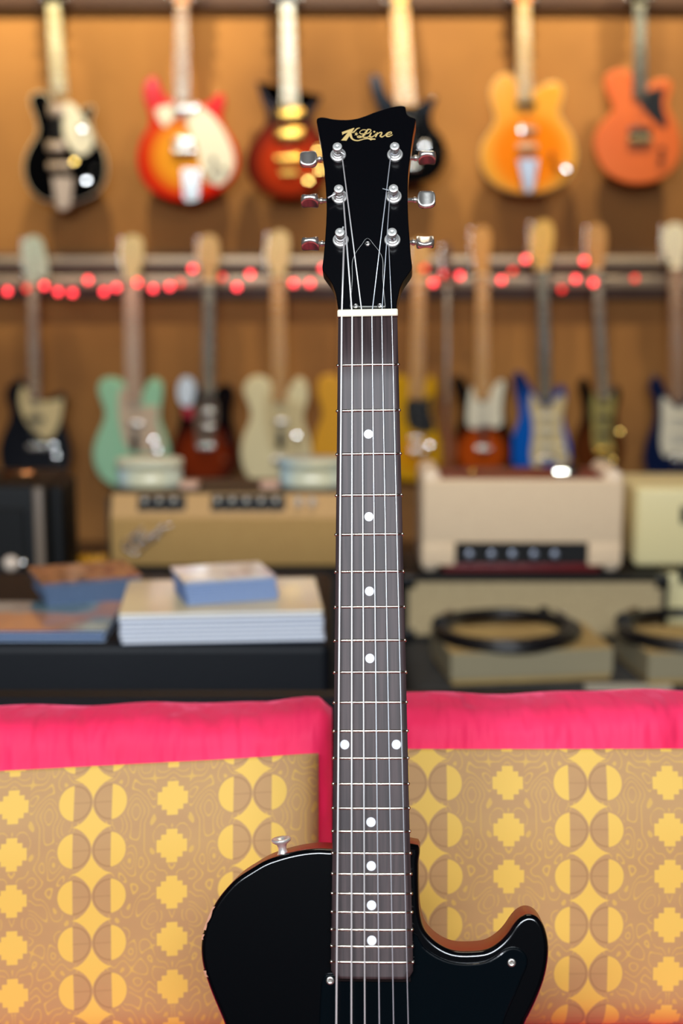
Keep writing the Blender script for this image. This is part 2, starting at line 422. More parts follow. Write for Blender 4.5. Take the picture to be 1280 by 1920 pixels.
ribbon([(262,168),(262,215),(272,262),(305,310),(360,338),(430,345),(500,328),(570,308),(640,300)], [30,50,50,36,26,24,22,20,22], .00032)
flat([(630,288),(700,286),(760,294),(832,300),(834,326),(770,326),(722,342),(690,318),(630,306)], h=.00038)
st = []
for k in range(10):
    a = -pi/2+.25+pi*k/5; r = 50 if k % 2 == 0 else 20; st.append((390+r*cos(a), 192+r*sin(a)))
flat(st)
ribbon([(612,100),(545,100),(488,128),(470,165),(500,192),(560,192),(640,186),(705,150),(728,110),(695,88),(650,102),(610,160),(560,225),(500,268),(440,276),(414,262),(440,244),(500,250),(570,272),(640,272),(690,240)], [18,16,16,18,20,20,20,20,20,20,34,42,42,30,22,18,18,22,24,22,14], .00045)
ribbon([(740,158),(715,205),(700,250),(740,262),(800,232),(850,180)], [20,34,34,28,18,12])
flat([(805+24*cos(2*pi*k/12), 140+20*sin(2*pi*k/12)) for k in range(12)])
ribbon([(858,158),(880,170),(858,215),(830,264)], [10,24,34,30], .00032)
ribbon([(862,215),(920,168),(975,162),(972,195),(944,240),(975,262),(1040,232),(1075,205)], [12,20,28,30,34,28,18,12], .0004)
ribbon([(1070,214),(1140,206),(1205,180),(1196,152),(1140,162),(1085,205),(1092,244),(1150,252),(1230,212)], [12,16,18,20,26,36,34,24,12], .00048)
gp('logo', mb, M['logo_gold'], lab='gold script lettering with a star')

# tuners
tuners = []
TL = [((633.6, 287.5), (577.5, 299), 0, -1), ((636.2, 366), (580, 377), 90, -1), ((638.4, 447), (581, 457.5), 90, -1),
      ((740.2, 287), (801, 296), 90, 1), ((737.9, 365.5), (800, 374.5), 8, 1), ((735.3, 446.8), (797.5, 454), -32, 1)]
post_pos = []
for (wx, wy), (bx, by), rot, sg in TL:
    u, w = h_at(wx, wy+2, .001); F = frame_z(H(u, w, 0), HN)
    mb = MB(); mb.lathe([(.0060, -.0002), (.0060, .0006), (.0058, .0010), (.0055, .0012), (.0054, .0012), (.0046, .0012), (.0045, .0013), (.0044, .0020), (.0042, .0022), (.0036, .0024), (.0033, .0024)], F, 24)
    t = gp('tuner', mb, M['nickel'])
    mb = MB(); mb.lathe([(.0031, .001), (.0031, .0034), (.0026, .0042), (.0022, .0062), (.0026, .0076), (.0033, .0082), (.0036, .0085), (.0036, .0088), (.0036, .0106), (.00355, .0109), (.0034, .01115), (.0033, .0112), (.0015, .0112), (.0011, .0112), (.0009, .0109), (0, .0109)], F, 20)
    gp('post', mb, M['nickel'], t)
    post_pos.append((u, w))
    # shaft and button lie behind the headstock, level with the gearbox
    nn = -.019
    bu, bw = h_at(bx, by, nn); su, sw = (u, bw)
    mb = MB(); x0 = .0 + u*.6
    p0 = H(x0, bw, nn); p1 = H(bu-sg*.0055, bw, nn); mb.tube([p0, p1], .0017, 12)
    mb.lathe([(.0019, 0), (.0024, .0005), (.0024, .0022), (.0019, .0028)], frame_z(H(bu-sg*.0105, bw, nn), (sg, 0, 0)), 14)
    gp('shaft', mb, M['worn_nickel'], t)
    mb = MB(); mb.rbox((u-.006, bw-.0075, -.0265), (u+.006, bw+.0125, -HTK), .0012, 2)
    vv = mb.v; mb.v = [tuple(H(a, b, c)) for a, b, c in vv]
    gp('gear_housing', mb, M['worn_nickel'], t)
    # keystone button: rounded square, dished faces, flared rim
    mb = MB(); R0 = .0068; nr = 9; nc = 32; a0 = radians(rot)
    ex = Vector((sg, 0, 0)); ev = HH*cos(a0)+HN*sin(a0); en = ex.cross(ev)
    C0 = H(bu, bw, nn)
    def rad(th, k=.8):
        c, s_ = abs(cos(th)), abs(sin(th)); q = 3.2
        return R0/((c**q+s_**q)**(1/q))*(1-.05*cos(th))
    vs = []
    for side in (1, -1):
        for i in range(nr):
            f = i/(nr-1)
            for k in range(nc):
                th = 2*pi*k/nc; r = rad(th)*f*(.97 if f == 1 else 1)
                hh = .0019+.0022*abs(r*cos(th)/R0)**2
                if i == nr-1: hh -= .0005
                if i == nr-2: hh -= .0001
                vs.append(C0+ex*(r*cos(th))+ev*(r*sin(th))+en*(side*hh))
    off = nr*nc; fs = []
    for sd in (0, 1):
        for i in range(nr-1):
            for k in range(nc):
                k2 = (k+1) % nc; fs.append((sd*off+i*nc+k, sd*off+i*nc+k2, sd*off+(i+1)*nc+k2, sd*off+(i+1)*nc+k))
    m0 = len(vs)
    for k in range(nc):
        th = 2*pi*k/nc; r = rad(th)*1.04; vs.append(C0+ex*(r*cos(th))+ev*(r*sin(th)))
    for k in range(nc):
        k2 = (k+1) % nc
        fs.append(((nr-1)*nc+k, (nr-1)*nc+k2, m0+k2, m0+k)); fs.append((m0+k, m0+k2, off+(nr-1)*nc+k2, off+(nr-1)*nc+k))
    mb.add(vs, fs, True)
    gp('button', mb, M['worn_nickel'], t)
# strings: post -> nut -> bridge
snut = [(640.4,588),(659.8,588),(678.5,588),(697,588),(715.4,588),(734.3,588)]
send = [(630.5,1915),(658.7,1915),(683.8,1915),(711,1915),(737.6,1915),(765,1915)]
srad = [.00076, .00066, .00054, .00042, .00034, .00029]
posts = [post_pos[2], post_pos[1], post_pos[0], post_pos[3], post_pos[4], post_pos[5]]
tails = [(.4, 1), (-2.6, 1), (-.7, 1), (1.5, 1), (2.9, 1), None]
for i in range(6):
    xa, za = g_at(*snut[i], -.0013); xb, zb = g_at(*send[i], -.005)
    k = (-SC-za)/(zb-za); xe = xa+(xb-xa)*k
    sgn = 1 if i < 3 else -1
    pu, pw = posts[i]
    hN = .0056
    nutp = Vector((xa, -.0012, -.0005)); back = Vector((xa, .0000, .0049))
    tang = H(pu+sgn*.0028, pw, hN-.0013)
    # follow the photo: string leaves the post on its inner side
    pts = [Vector((xe, -.0075, -SC)), Vector((xa+(xe-xa)*.5, -.0043, -SC*.5)), nutp, Vector((xa, -.0009, .002)), tang]
    turns = 3.2; nseg = 44
    for q in range(nseg+1):
        a = (0 if sgn > 0 else pi)+sgn*2*pi*turns*q/nseg
        hh = hN-.0013-.0022*q/nseg if i not in (0,) else hN-.001-.002*q/nseg
        pts.append(H(pu+(.00255+srad[i])*cos(a), pw+(.00255+srad[i])*sin(a), max(hh, .0028)+.0005))
    mb = MB(); mb.tube(pts, srad[i], 6)
    st_ = gp('string', mb, M['string_wound'] if i < 3 else M['string_plain'])
    mb = MB()
    ta = [1.25, -2.55, -.75, 1.7, 2.85, -1.2][i]; ln = [.0072, .0098, .0078, .0062, .0085, .004][i]
    d_ = Vector((cos(ta), sin(ta)))
    mb.tube([H(pu, pw, .0068), H(pu+d_.x*.003, pw+d_.y*.003, .0069), H(pu+d_.x*ln, pw+d_.y*ln, .0072)], srad[i]*1.0, 6)
    gp('string_tail', mb, M['string_wound'] if i < 3 else M['string_plain'], st_)
# pickguard
PG = [(776,1750),(793,1774),(815,1791),(843,1803),(874,1807),(909,1803),(931,1792),(946,1781),(961,1776.6),(976.6,1781),(987.5,1794),(988.6,1809),(979,1833),(965.6,1866),(950,1901),(944,1919)]
pg = [g_at(x, y, BY-.002) for x, y in PG]+[(.085, -.53), (.082, -.58), (.095, -.62), (.07, -.632), (.0, -.632), (-.045, -.628)]+[g_at(x, y, BY-.002) for x, y in ((598, 1915), (600, 1870), (603, 1840), (610, 1828), (625, 1826), (660, 1826), (700, 1826), (740, 1826))]
M['guard_black'] = mat('guard_black', (4, 9, 13), .13, coat=.3)
mb = MB(); mb.prism(spline(pg, 3), lambda x, z, d: Vector((x, BY-d, z)), [(.0014, .0021), (.0006, .0018), (0, .0008), (0, 0)], smooth=False)
guard = gp('pickguard', mb, M['guard_black'])
for x, y in ((958.8, 1805), (619, 1838.5)):
    a, b = g_at(x, y, BY-.002); screw('screw', Vector((a, BY-.0021, b)), (0, -1, 0), .0029, guard, 'worn_nickel')
# strap button on the upper shoulder
a, b = g_at(531, 1601, BY+.012)
mb = MB(); mb.lathe([(.0048, -.002), (.0046, .001), (.0033, .003), (.0029, .006), (.0036, .0085), (.0068, .0108), (.0072, .0122), (.0066, .0128), (.0028, .0122), (.002, .0112), (0, .0112)], frame_z((a, BY+.012, b-.0015), (-.12, -.16, 1)), 22)
gp('strap_button', mb, M['nickel'])
# bridge pickup, wraparound bridge, knobs (below the frame, still part of the guitar)
mb = MB(); mb.rbox((-.045, -.006, -.606), (.045, BY, -.566), .006, 3); pk = gp('pickup', mb, M['black_plastic'])
for i in range(6):
    mb = MB(); mb.lathe([(.0024, 0), (.0024, .0008), (.0018, .0012), (0, .0012)], frame_z((-.0255+.0102*i, -.006, -.586), (0, -1, 0)), 12); gp('pole_screw', mb, M['chrome'], pk)
mb = MB(); mb.rbox((-.048, -.007, -.640), (.048, .004, -.626), .005, 3)
for x in (-.041, .041): mb.lathe([(.006, 0), (.006, .018)], frame_z((x, BY, -.633), (0, -1, 0)), 16)
gp('bridge', mb, M['chrome'])
for x, z in ((.085, -.675), (.1, -.735)):
    mb = MB(); mb.lathe([(.0125, 0), (.012, .004), (.0105, .013), (.0095, .0155), (0, .0158)], frame_z((x, BY, z), (0, -1, 0)), 24); gp('knob', mb, M['gold'])

# guitar stand carrying it (below the frame)
gb = NUT+GR @ Vector((0, .03, -.815))
ST = empty('guitar_stand', (gb.x, gb.y+.05, 0), 'black tubular stand holding up the black single-cutaway guitar', 'stand')
so = Vector((gb.x, gb.y+.05, 0))
mb = MB(); mb.tube([(gb.x, gb.y+.06, .03), (gb.x, gb.y+.09, .22), (gb.x, gb.y+.30*.0+.10, gb.z+.06)], .011, 10); mb.build('pole', M['black_plastic'], ST, so)
for dx, dy in ((-.17, -.12), (.17, -.12), (0, .13)):
    mb = MB(); mb.tube([(gb.x, gb.y+.06, .12), (gb.x+dx, gb.y+.06+dy, .0215)], .009, 8); mb.build('leg', M['black_plastic'], ST, so)
mb = MB()
mb.tube([(gb.x-.09, gb.y-.045, gb.z+.01), (gb.x-.09, gb.y-.04, gb.z-.012), (gb.x-.09, gb.y+.03, gb.z-.012), (gb.x, gb.y+.085, gb.z-.014), (gb.x+.09, gb.y+.03, gb.z-.012), (gb.x+.09, gb.y-.04, gb.z-.012), (gb.x+.09, gb.y-.045, gb.z+.01)], .009, 8)
mb.build('cradle', M['black_plastic'], ST, so)

# ============================================================ BENCH AND CUSHIONS
def velvet(name, c1, c2):
    m = mat(name, c1, .75, sheen=.5, var=(c2, (7, 7, 9), 3)); nt = m.node_tree; b = nt.nodes['Principled BSDF']
    tc = nt.nodes.new('ShaderNodeTexCoord'); mp = nt.nodes.new('ShaderNodeMapping'); mp.inputs['Scale'].default_value = (16, 5, 5); mp.inputs['Rotation'].default_value = (0, .35, 0)
    nz = nt.nodes.new('ShaderNodeTexNoise'); nz.inputs['Scale'].default_value = 1; nz.inputs['Detail'].default_value = 3
    bp_ = nt.nodes.new('ShaderNodeBump'); bp_.inputs['Strength'].default_value = 1; bp_.inputs['Distance'].default_value = .035
    nt.links.new(tc.outputs['Object'], mp.inputs[0]); nt.links.new(mp.outputs[0], nz.inputs['Vector']); nt.links.new(nz.outputs['Fac'], bp_.inputs['Height']); nt.links.new(bp_.outputs[0], b.inputs['Normal'])
    return m
M['velvet'] = velvet('pink_velvet', (250, 46, 100), (240, 30, 84))

class E_:   # tiny expression layer over math nodes
    nt = None
    def __init__(s, v): s.v = v
    @staticmethod
    def op(o, *a):
        n = E_.nt.nodes.new('ShaderNodeMath'); n.operation = o
        for i, x in enumerate(a):
            x = x.v if isinstance(x, E_) else x
            if isinstance(x, (int, float)): n.inputs[i].default_value = x
            else: E_.nt.links.new(x, n.inputs[i])
        return E_(n.outputs[0])
    def __add__(s, o): return E_.op('ADD', s, o)
    def __sub__(s, o): return E_.op('SUBTRACT', s, o)
    def __rsub__(s, o): return E_.op('SUBTRACT', o, s)
    def __mul__(s, o): return E_.op('MULTIPLY', s, o)
    __radd__ = __add__; __rmul__ = __mul__
def brocade():
    """printed upholstery: columns of split discs with four-pointed stars between, alternating with stepped crosses.
    UV in units: u = one repeat across, v = one row"""
    m = mat('brocade', (184, 140, 92), .7, sheen=.15); nt = m.node_tree; E_.nt = nt; b = nt.nodes['Principled BSDF']
    uvn = nt.nodes.new('ShaderNodeUVMap'); uvn.uv_map = 'UVMap'
    sp = nt.nodes.new('ShaderNodeSeparateXYZ'); nt.links.new(uvn.outputs[0], sp.inputs[0])
    U = E_(sp.outputs[0]); V = E_(sp.outputs[1])
    op = E_.op
    X = (op('FRACT', U+.5)-.5)*305          # px-like units, 0 on the disc column
    Y = (op('FRACT', V+.5)-.5)*79
    ax = op('ABSOLUTE', X)
    # discs at +-34
    d = op('SQRT', (ax-34)*(ax-34)+Y*Y*1.12)-31
    ind = op('LESS_THAN', d, 0)
    outer = op('GREATER_THAN', ax, 36.5)
    half = ind*outer
    ring = op('LESS_THAN', op('ABSOLUTE', d+1.0), 1.1)
    innerhair = ind*(1-outer)*op('LESS_THAN', op('ABSOLUTE', Y), .9)
    # four-pointed star between rows: inside |X|<38 and outside the discs of both rows
    Y2 = (op('FRACT', V)-.5)*79
    aY2 = op('ABSOLUTE', Y2)
    e1 = op('POWER', op('MULTIPLY', ax, 1/40), .62)+op('POWER', op('MULTIPLY', aY2, 1/39.5), .62)
    star = op('LESS_THAN', e1, 1)*op('GREATER_THAN', d, 3)
    # stepped cross at half a repeat
    cx = op('ABSOLUTE', (op('FRACT', U)-.5)*305); cy = op('ABSOLUTE', Y)
    def bx_(w, h): return op('LESS_THAN', cx, w)*op('LESS_THAN', cy, h)
    cross = op('MAXIMUM', op('MAXIMUM', bx_(29, 10.5), bx_(10.5, 28)), bx_(20.5, 19))
    yel = op('MAXIMUM', op('MAXIMUM', half, star), cross)
    # hairline ogee scrollwork on the ground
    wv = nt.nodes.new('ShaderNodeTexNoise'); wv.inputs['Scale'].default_value = 1; wv.inputs['Detail'].default_value = 0
    cb = nt.nodes.new('ShaderNodeCombineXYZ'); nt.links.new((op('MULTIPLY', op('PINGPONG', op('MULTIPLY', U, 305), 152.5), .030)).v, cb.inputs[0]); nt.links.new((V*2.05).v, cb.inputs[1])
    nt.links.new(cb.outputs[0], wv.inputs['Vector'])
    nf = E_(wv.outputs['Fac'])
    scroll = op('LESS_THAN', op('ABSOLUTE', op('FRACT', nf*7)-.5), .085)*op('GREATER_THAN', d, 4)
    scroll = scroll*(1-op('LESS_THAN', op('MAXIMUM', cx-32, cy-30), 0))
    ring_or = op('MAXIMUM', ring*.8, innerhair*.5)
    c_ground = nt.nodes.new('ShaderNodeTexNoise'); c_ground.inputs['Scale'].default_value = 9; c_ground.inputs['Detail'].default_value = 3
    gr = nt.nodes.new('ShaderNodeMix'); gr.data_type = 'RGBA'; gr.inputs[6].default_value = lin((172, 128, 84))+(1,); gr.inputs[7].default_value = lin((186, 144, 88))+(1,)
    nt.links.new(c_ground.outputs['Fac'], gr.inputs[0])
    def mix(a, bcol, fac):
        x = nt.nodes.new('ShaderNodeMix'); x.data_type = 'RGBA'; nt.links.new(a, x.inputs[6]); x.inputs[7].default_value = lin(bcol)+(1,)
        nt.links.new(fac.v, x.inputs[0]); return x.outputs[2]
    c = mix(gr.outputs[2], (204, 160, 78), scroll*.9)
    c = mix(c, (150, 108, 66), ring_or)
    c = mix(c, (222, 178, 78), yel)
    nt.links.new(c, b.inputs['Base Color'])
    bp_ = nt.nodes.new('ShaderNodeBump'); bp_.inputs['Strength'].default_value = .25; bp_.inputs['Distance'].default_value = .001
    nt.links.new(yel.v, bp_.inputs['Height']); nt.links.new(bp_.outputs[0], b.inputs['Normal'])
    return m
M['brocade'] = brocade()

def interp(tab, x):
    if x <= tab[0][0]:
        (a, b), (c, d) = tab[0], tab[1]
    elif x >= tab[-1][0]:
        (a, b), (c, d) = tab[-2], tab[-1]
    else:
        for i in range(len(tab)-1):
            if tab[i][0] <= x <= tab[i+1][0]: (a, b), (c, d) = tab[i], tab[i+1]; break
    return b+(d-b)*(x-a)/(c-a)
def hermite_prof(P, n=5): return spline(P, n, False)

def cushion(x0, x1, y0, slope, ends, label, u_of, v_tab, dz_top, xref=0, dz0=0):
    """back cushion leaning on the bench; profile swept in x, ends rolled in. slope = dz/dx of its level lines"""
    # profile (Y, z) : bottom front -> seam -> over the top -> back
    zs = EZ-1.0
    P = [(y0+.09, zs+.330), (y0+.02, zs+.336), (y0-.004, zs+.362), (y0-.006, zs+.40), (y0+.0, zs+.46), (y0+.010, zs+.52), (y0+.028, zs+.566), (y0+.036, zs+.584)]
    Tt = [(y0+.036, zs+.584), (y0+.043, zs+.602), (y0+.056, zs+.611), (y0+.078, zs+.613), (y0+.120, zs+.609), (y0+.158, zs+.592), (y0+.170, zs+.56), (y0+.170, zs+.40), (y0+.15, zs+.332), (y0+.09, zs+.330)]
    front = spline(P, 5, False); top = spline(Tt, 4, False)
    nx_ = max(20, int((x1-x0)/.012))
    cy = y0+.085; cz = zs+.48
    root = empty('back_cushion', ((x0+x1)/2, cy, zs+.33), label, 'cushion', 'back cushions on the bench')
    org = Vector(((x0+x1)/2, cy, zs+.33))
    def shell(prof, lift, xa, xb):
        vs = []
        for i in range(nx_+1):
            t = i/nx_; x = xa+(xb-xa)*t
            dl = x-x0; dr = x1-x; rr = .04
            sq = 1
            for dd, on in ((dl, ends[0]), (dr, ends[1])):
                if on and dd < rr: sq = min(sq, sqrt(max(0, 1-(1-dd/rr)**2)))
            k = .5+.5*sq
            for (Y, z) in prof:
                wob = .0010*sin(x*31+z*9)+.0007*sin(x*67+1.3)
                if lift: wob = 0
                yy = cy+(Y-cy)*k+wob*.6
                zz = cz+(z-cz)*(1-.10*(1-sq))+slope*(x-xref)+dz0+dz_top(x)*max(0, min(1, (z-zs-.58)/.03))+(wob if z > zs+.60 else 0)
                vs.append(Vector((x, yy-lift, zz)))
        m_ = len(prof)
        fs = [(i*m_+j, (i+1)*m_+j, (i+1)*m_+j+1, i*m_+j+1) for i in range(nx_) for j in range(m_-1)]
        return vs, fs, m_
    mb = MB(); vs, fs, m_ = shell(top, 0, x0, x1); mb.add(vs, fs, True)
    v2, f2, m2 = shell(front, 0, x0, x1); mb.add(v2, f2, True)
    for idx in (0, nx_):
        ring = v2[idx*m2:(idx+1)*m2]+vs[idx*m_+1:(idx+1)*m_-1]
        mb.add(ring, [tuple(range(len(ring)))], False)
    mb.build('velvet_cover', M['velvet'], root, org)
    # patterned front panel, sewn to the cover just proud of it
    xin0 = x0+(.010 if ends[0] else 0); xin1 = x1-(.012 if ends[1] else 0)
    mb = MB(); v3, f3, m3 = shell(front, .0035, xin0, xin1); lo = 3; V3 = v3
    mb.add(V3, [f for f in f3 if min(q % m3 for q in f) >= lo], True)
    o = mb.build('patterned_panel', M['brocade'], root, org)
    me = o.data; uvl = me.uv_layers.new(name='UVMap')
    for pl in me.polygons:
        for li, vi in zip(pl.loop_indices, pl.vertices):
            p = me.vertices[vi].co+org
            zl = p.z-zs-slope*(p.x-xref)-dz0
            uvl.data[li].uv = (u_of(p.x, zl), interp(v_tab, zl))
    sol = o.modifiers.new('thickness', 'SOLIDIFY'); sol.thickness = .003; sol.offset = 0
    return root
# rows: height -> row number
def row_tab(rows, y_front):
    t = []
    for n, py in rows:
        z = 1.0-(y_front)*tan(PITCH+math.atan((py-960)/FPX)); t.append((z, n))
    return sorted(t)
def row_tab_l(rows, yf): return [(z+.014, n) for z, n in row_tab(rows, yf)]
CY0 = 1.145
XR = at(640, 1600, CY0).x
kx = (at(1105, 1560, CY0).x-at(802, 1560, CY0).x)/1.0
rt_r = row_tab([(3.0, 1405), (2.0, 1485), (1.0, 1561), (0, 1641), (-1, 1727), (-2, 1814), (-3, 1903)], CY0)
rt_l = row_tab_l([(3.0, 1440), (2.0, 1517), (1.0, 1595), (0, 1675), (-1, 1757), (-2, 1842), (-3, 1930)], CY0)
uR0 = at(1105, 1600, CY0).x
uL0 = at(472, 1595, CY0).x
cushion(-.62, at(621, 1600, CY0).x, CY0, .062, (True, True), 'pink and gold patterned cushion left of the black guitar',
        lambda x, z: (x-uL0)/kx, rt_l, lambda x: .009-.012*max(0, min(1, (x+.30)/.2))+.008*max(0, min(1, (x+.07)/.05)), at(240, 1500, CY0).x, -.014)
cushion(at(668, 1600, CY0).x, .66, CY0, .0, (True, True), 'pink and gold patterned cushion right of the black guitar',
        lambda x, z: (x-uR0)/kx, rt_r, lambda x: .003*max(0, min(1, (x-.15)/.15))-.002)
# bench
bz = EZ-1.0+.328
Bn = empty('bench', (0, 1.15, 0), 'low bench with a pink velvet seat under the cushions', 'bench')
bo_ = Vector((0, 1.15, 0))
mb = MB(); mb.rbox((-.85, .955, bz-.10), (.9, 1.33, bz), .03, 5); mb.build('seat', M['velvet'], Bn, bo_)
mb = MB(); mb.rbox((-.84, .98, bz-.17), (.89, 1.34, bz-.10), .006, 2); mb.build('frame', M['black_tolex'], Bn, bo_)
struct('unseen_board_1', (-.95, 1.345, 0), (1.0, 1.37, bz+.25), M['black_tolex'])  # unseen board for the cushions to lean on, in place of a backrest
for x in (-.8, .83):
    for y in (1.0, 1.31):
        mb = MB(); mb.lathe([(.018, 0), (.022, bz-.17)], Matrix.Translation((x, y, 0)), 14); mb.build('leg', M['black_plastic'], Bn, bo_)
# rug added out of view so the tuners reflect red
M['unseen_rug'] = mat('unseen_red_rug', (150, 20, 30), .95, bump=(400, .5, .003), var=((128, 14, 24), (6, 6, 6), 3))
mb = MB(); mb.rbox((-1.2, -1.2, 0), (1.3, .93, .012), .004, 2); tag(mb.build('unseen_rug', M['unseen_rug']), 'plain red rug added out of view for red reflections in the tuners', 'unseen_rug')

# ============================================================ BLACK TABLE WITH PRINTED MATTER
M['black_leather'] = mat('black_leather', (6, 9, 16), .55, bump=(240, .25, .001), spec=.25)
TY = 1.885; TZ = EZ-TY*tan(PITCH+math.atan((1207-960)/FPX))
xr = at(620, 1260, TY).x
mb = MB(); mb.rbox((-1.1, TY, .0), (xr, TY+.46, TZ), .014, 4)
tag(mb.build('low_table', M['black_leather']), 'black box table behind the left cushion, carrying the magazines', 'table')

ORD = ['', 'second', 'third', 'fourth', 'fifth', 'sixth', 'seventh', 'eighth', 'ninth', 'tenth']
def stack_label(i, n, what, where):
    k = n-1-i
    if k == 0: return 'topmost '+what+' of '+where
    if i == 0: return 'lowest '+what+' of '+where
    return what+', '+ORD[k]+' from the top of '+where
def book(name, cx, cy, z0, w, d, h, rot, mats, label, cat, group, pages=True):
    """paper block with cover sheets; mats = (cover, pages)"""
    root = empty(name, (cx, cy, z0), label, cat, group); root.rotation_euler = (0, 0, rot)
    c = min(.0011, h*.24)
    mb = MB(); mb.rbox((-w/2+.0015, -d/2+.0015, c), (w/2-.0015, d/2-.0015, h-c), .0004, 1); mb.build('pages', mats[1], root)
    mb = MB(); mb.rbox((-w/2, -d/2, h-c), (w/2, d/2, h), .0003, 1); mb.build('cover', mats[0], root)
    mb = MB(); mb.rbox((-w/2, -d/2, 0), (w/2, d/2, c), .0003, 1); mb.build('back_cover', mats[0] if len(mats) < 3 else mats[2], root)
    return root
def blotch(name, cols, scale, rough=.35, seed=0):
    m = mat(name, cols[0], rough, coat=.3); nt = m.node_tree; b = nt.nodes['Principled BSDF']
    tc = nt.nodes.new('ShaderNodeTexCoord'); mp = nt.nodes.new('ShaderNodeMapping'); mp.inputs['Location'].default_value = (seed, seed*.7, seed*.3)
    nz = nt.nodes.new('ShaderNodeTexNoise'); nz.inputs['Scale'].default_value = scale; nz.inputs['Detail'].default_value = 2
    rp = nt.nodes.new('ShaderNodeValToRGB'); cr = rp.color_ramp
    n = len(cols)
    cr.elements[0].position = .34; cr.elements[0].color = lin(cols[0])+(1,)
    cr.elements[1].position = .66; cr.elements[1].color = lin(cols[-1])+(1,)
    for i in range(1, n-1):
        e = cr.elements.new(.34+.32*i/(n-1)); e.color = lin(cols[i])+(1,)
    nt.links.new(tc.outputs['Object'], mp.inputs[0]); nt.links.new(mp.outputs[0], nz.inputs['Vector']); nt.links.new(nz.outputs['Fac'], rp.inputs[0]); nt.links.new(rp.outputs[0], b.inputs['Base Color'])
    return m
M['paper'] = mat('paper', (240, 240, 242), .8)
M['paper_blue'] = mat('paper_blue', (190, 208, 232), .7)
M['cover_grey'] = mat('cover_grey', (164, 172, 190), .5); M['cover_blue'] = mat('cover_blue', (122, 146, 190), .5)
M['paper_slate'] = mat('paper_slate', (92, 112, 140), .6)
M['cream_cover'] = mat('cream_cover', (236, 216, 170), .35, coat=.3, var=((214, 196, 160), (6, 6, 6), 2))
M['rust_cover'] = blotch('rust_cover', [(96, 56, 40), (150, 96, 60), (190, 130, 84), (120, 50, 44)], 40)
M['sky_cover'] = blotch('sky_cover', [(226, 200, 160), (230, 216, 200), (196, 170, 160)], 22)
# white stack
pL = at_z(228, 1211, TZ); pR = at_z(612, 1203, TZ)
rot = atan2(pR.y-pL.y, pR.x-pL.x); wdt = (pR-pL).length
n_w = 7; hw_ = .0062
for i in range(n_w):
    jx = random.uniform(-.003, .003)-i*.0008; jr = random.uniform(-.008, .008)
    dep = .205
    c = pL+(pR-pL)*.5+Vector((-sin(rot), cos(rot), 0))*(dep/2)+Vector((0, .006, 0))
    book('magazine', c.x+jx, c.y+random.uniform(-.002, .002), TZ+i*hw_, wdt, dep, hw_-.0003, rot+jr,
         (M['cream_cover'] if i == n_w-1 else M['cover_grey'], M['paper']),
         stack_label(i, n_w, 'white magazine', 'the wide white stack'), 'magazine', 'magazines in the wide white stack')
zt = TZ+n_w*hw_
# small booklets on top
n_b = 9; hb = .0039
pL = at_z(352, 1136, zt); pR = at_z(524, 1124, zt); rot2 = atan2(pR.y-pL.y, pR.x-pL.x); wb = (pR-pL).length
for i in range(n_b):
    dep = .10; c = pL+(pR-pL)*.5+Vector((-sin(rot2), cos(rot2), 0))*(dep/2)
    book('booklet', c.x-i*.0007+random.uniform(-.0015, .0015), c.y+random.uniform(-.0015, .0015), zt+i*hb, wb, dep, hb-.0002, rot2+random.uniform(-.01, .01),
         (M['sky_cover'] if i == n_b-1 else M['cover_blue'], M['paper_blue']),
         stack_label(i, n_b, 'small pale blue booklet', 'the pile on the white magazines'), 'booklet', 'pale blue booklets on the white stack')
# rust and slate stack at the left
pL = at_z(128, 1188, TZ); pR = at_z(236, 1150, TZ)
n_r = 10; hr = .0050
pC = at_z(160, 1160, TZ)
for i in range(n_r):
    top = i == n_r-1
    book('magazine', pC.x+random.uniform(-.003, .003)-i*.0022, pC.y+.095+i*.0005, TZ+i*hr, .150, .12, hr-.0003, .36+random.uniform(-.02, .02),
         (M['rust_cover'] if top else M['paper_slate'], M['paper_slate']),
         stack_label(i, n_r, 'slate grey magazine', 'the skewed pile at the left'), 'magazine', 'slate magazines in the skewed pile')
# record sleeves at front left, glossy photograph cover
M['sleeve_photo'] = blotch('sleeve_photo', [(96, 120, 130), (134, 150, 152), (178, 128, 104), (196, 138, 104), (84, 108, 132)], 7, .12, 3.1)
M['sleeve_blue'] = mat('sleeve_blue', (28, 62, 108), .15, coat=.6)
pF = at_z(205, 1207, TZ)
for i in range(3):
    top = i == 2
    book('record_sleeve', pF.x-.163+random.uniform(-.002, .002), TY+.012+.085, TZ+i*.0052, .31, .17, .005, random.uniform(-.015, .01),
         (M['sleeve_photo'] if top else M['sleeve_blue'], M['sleeve_blue'], M['paper_blue']),
         'topmost glossy record sleeve with a portrait cover at the table edge' if top else ('lowest glossy record sleeve at the table edge' if i == 0 else 'blue-edged record sleeve between two others at the table edge'), 'record', 'record sleeves at the left table edge')
# portrait on the sleeve
mb = MB()
def disc(cx, cy, rx, ry, z, n=24):
    mb.add([(cx+rx*cos(2*pi*k/n), cy+ry*sin(2*pi*k/n), z) for k in range(n)], [tuple(range(n))])

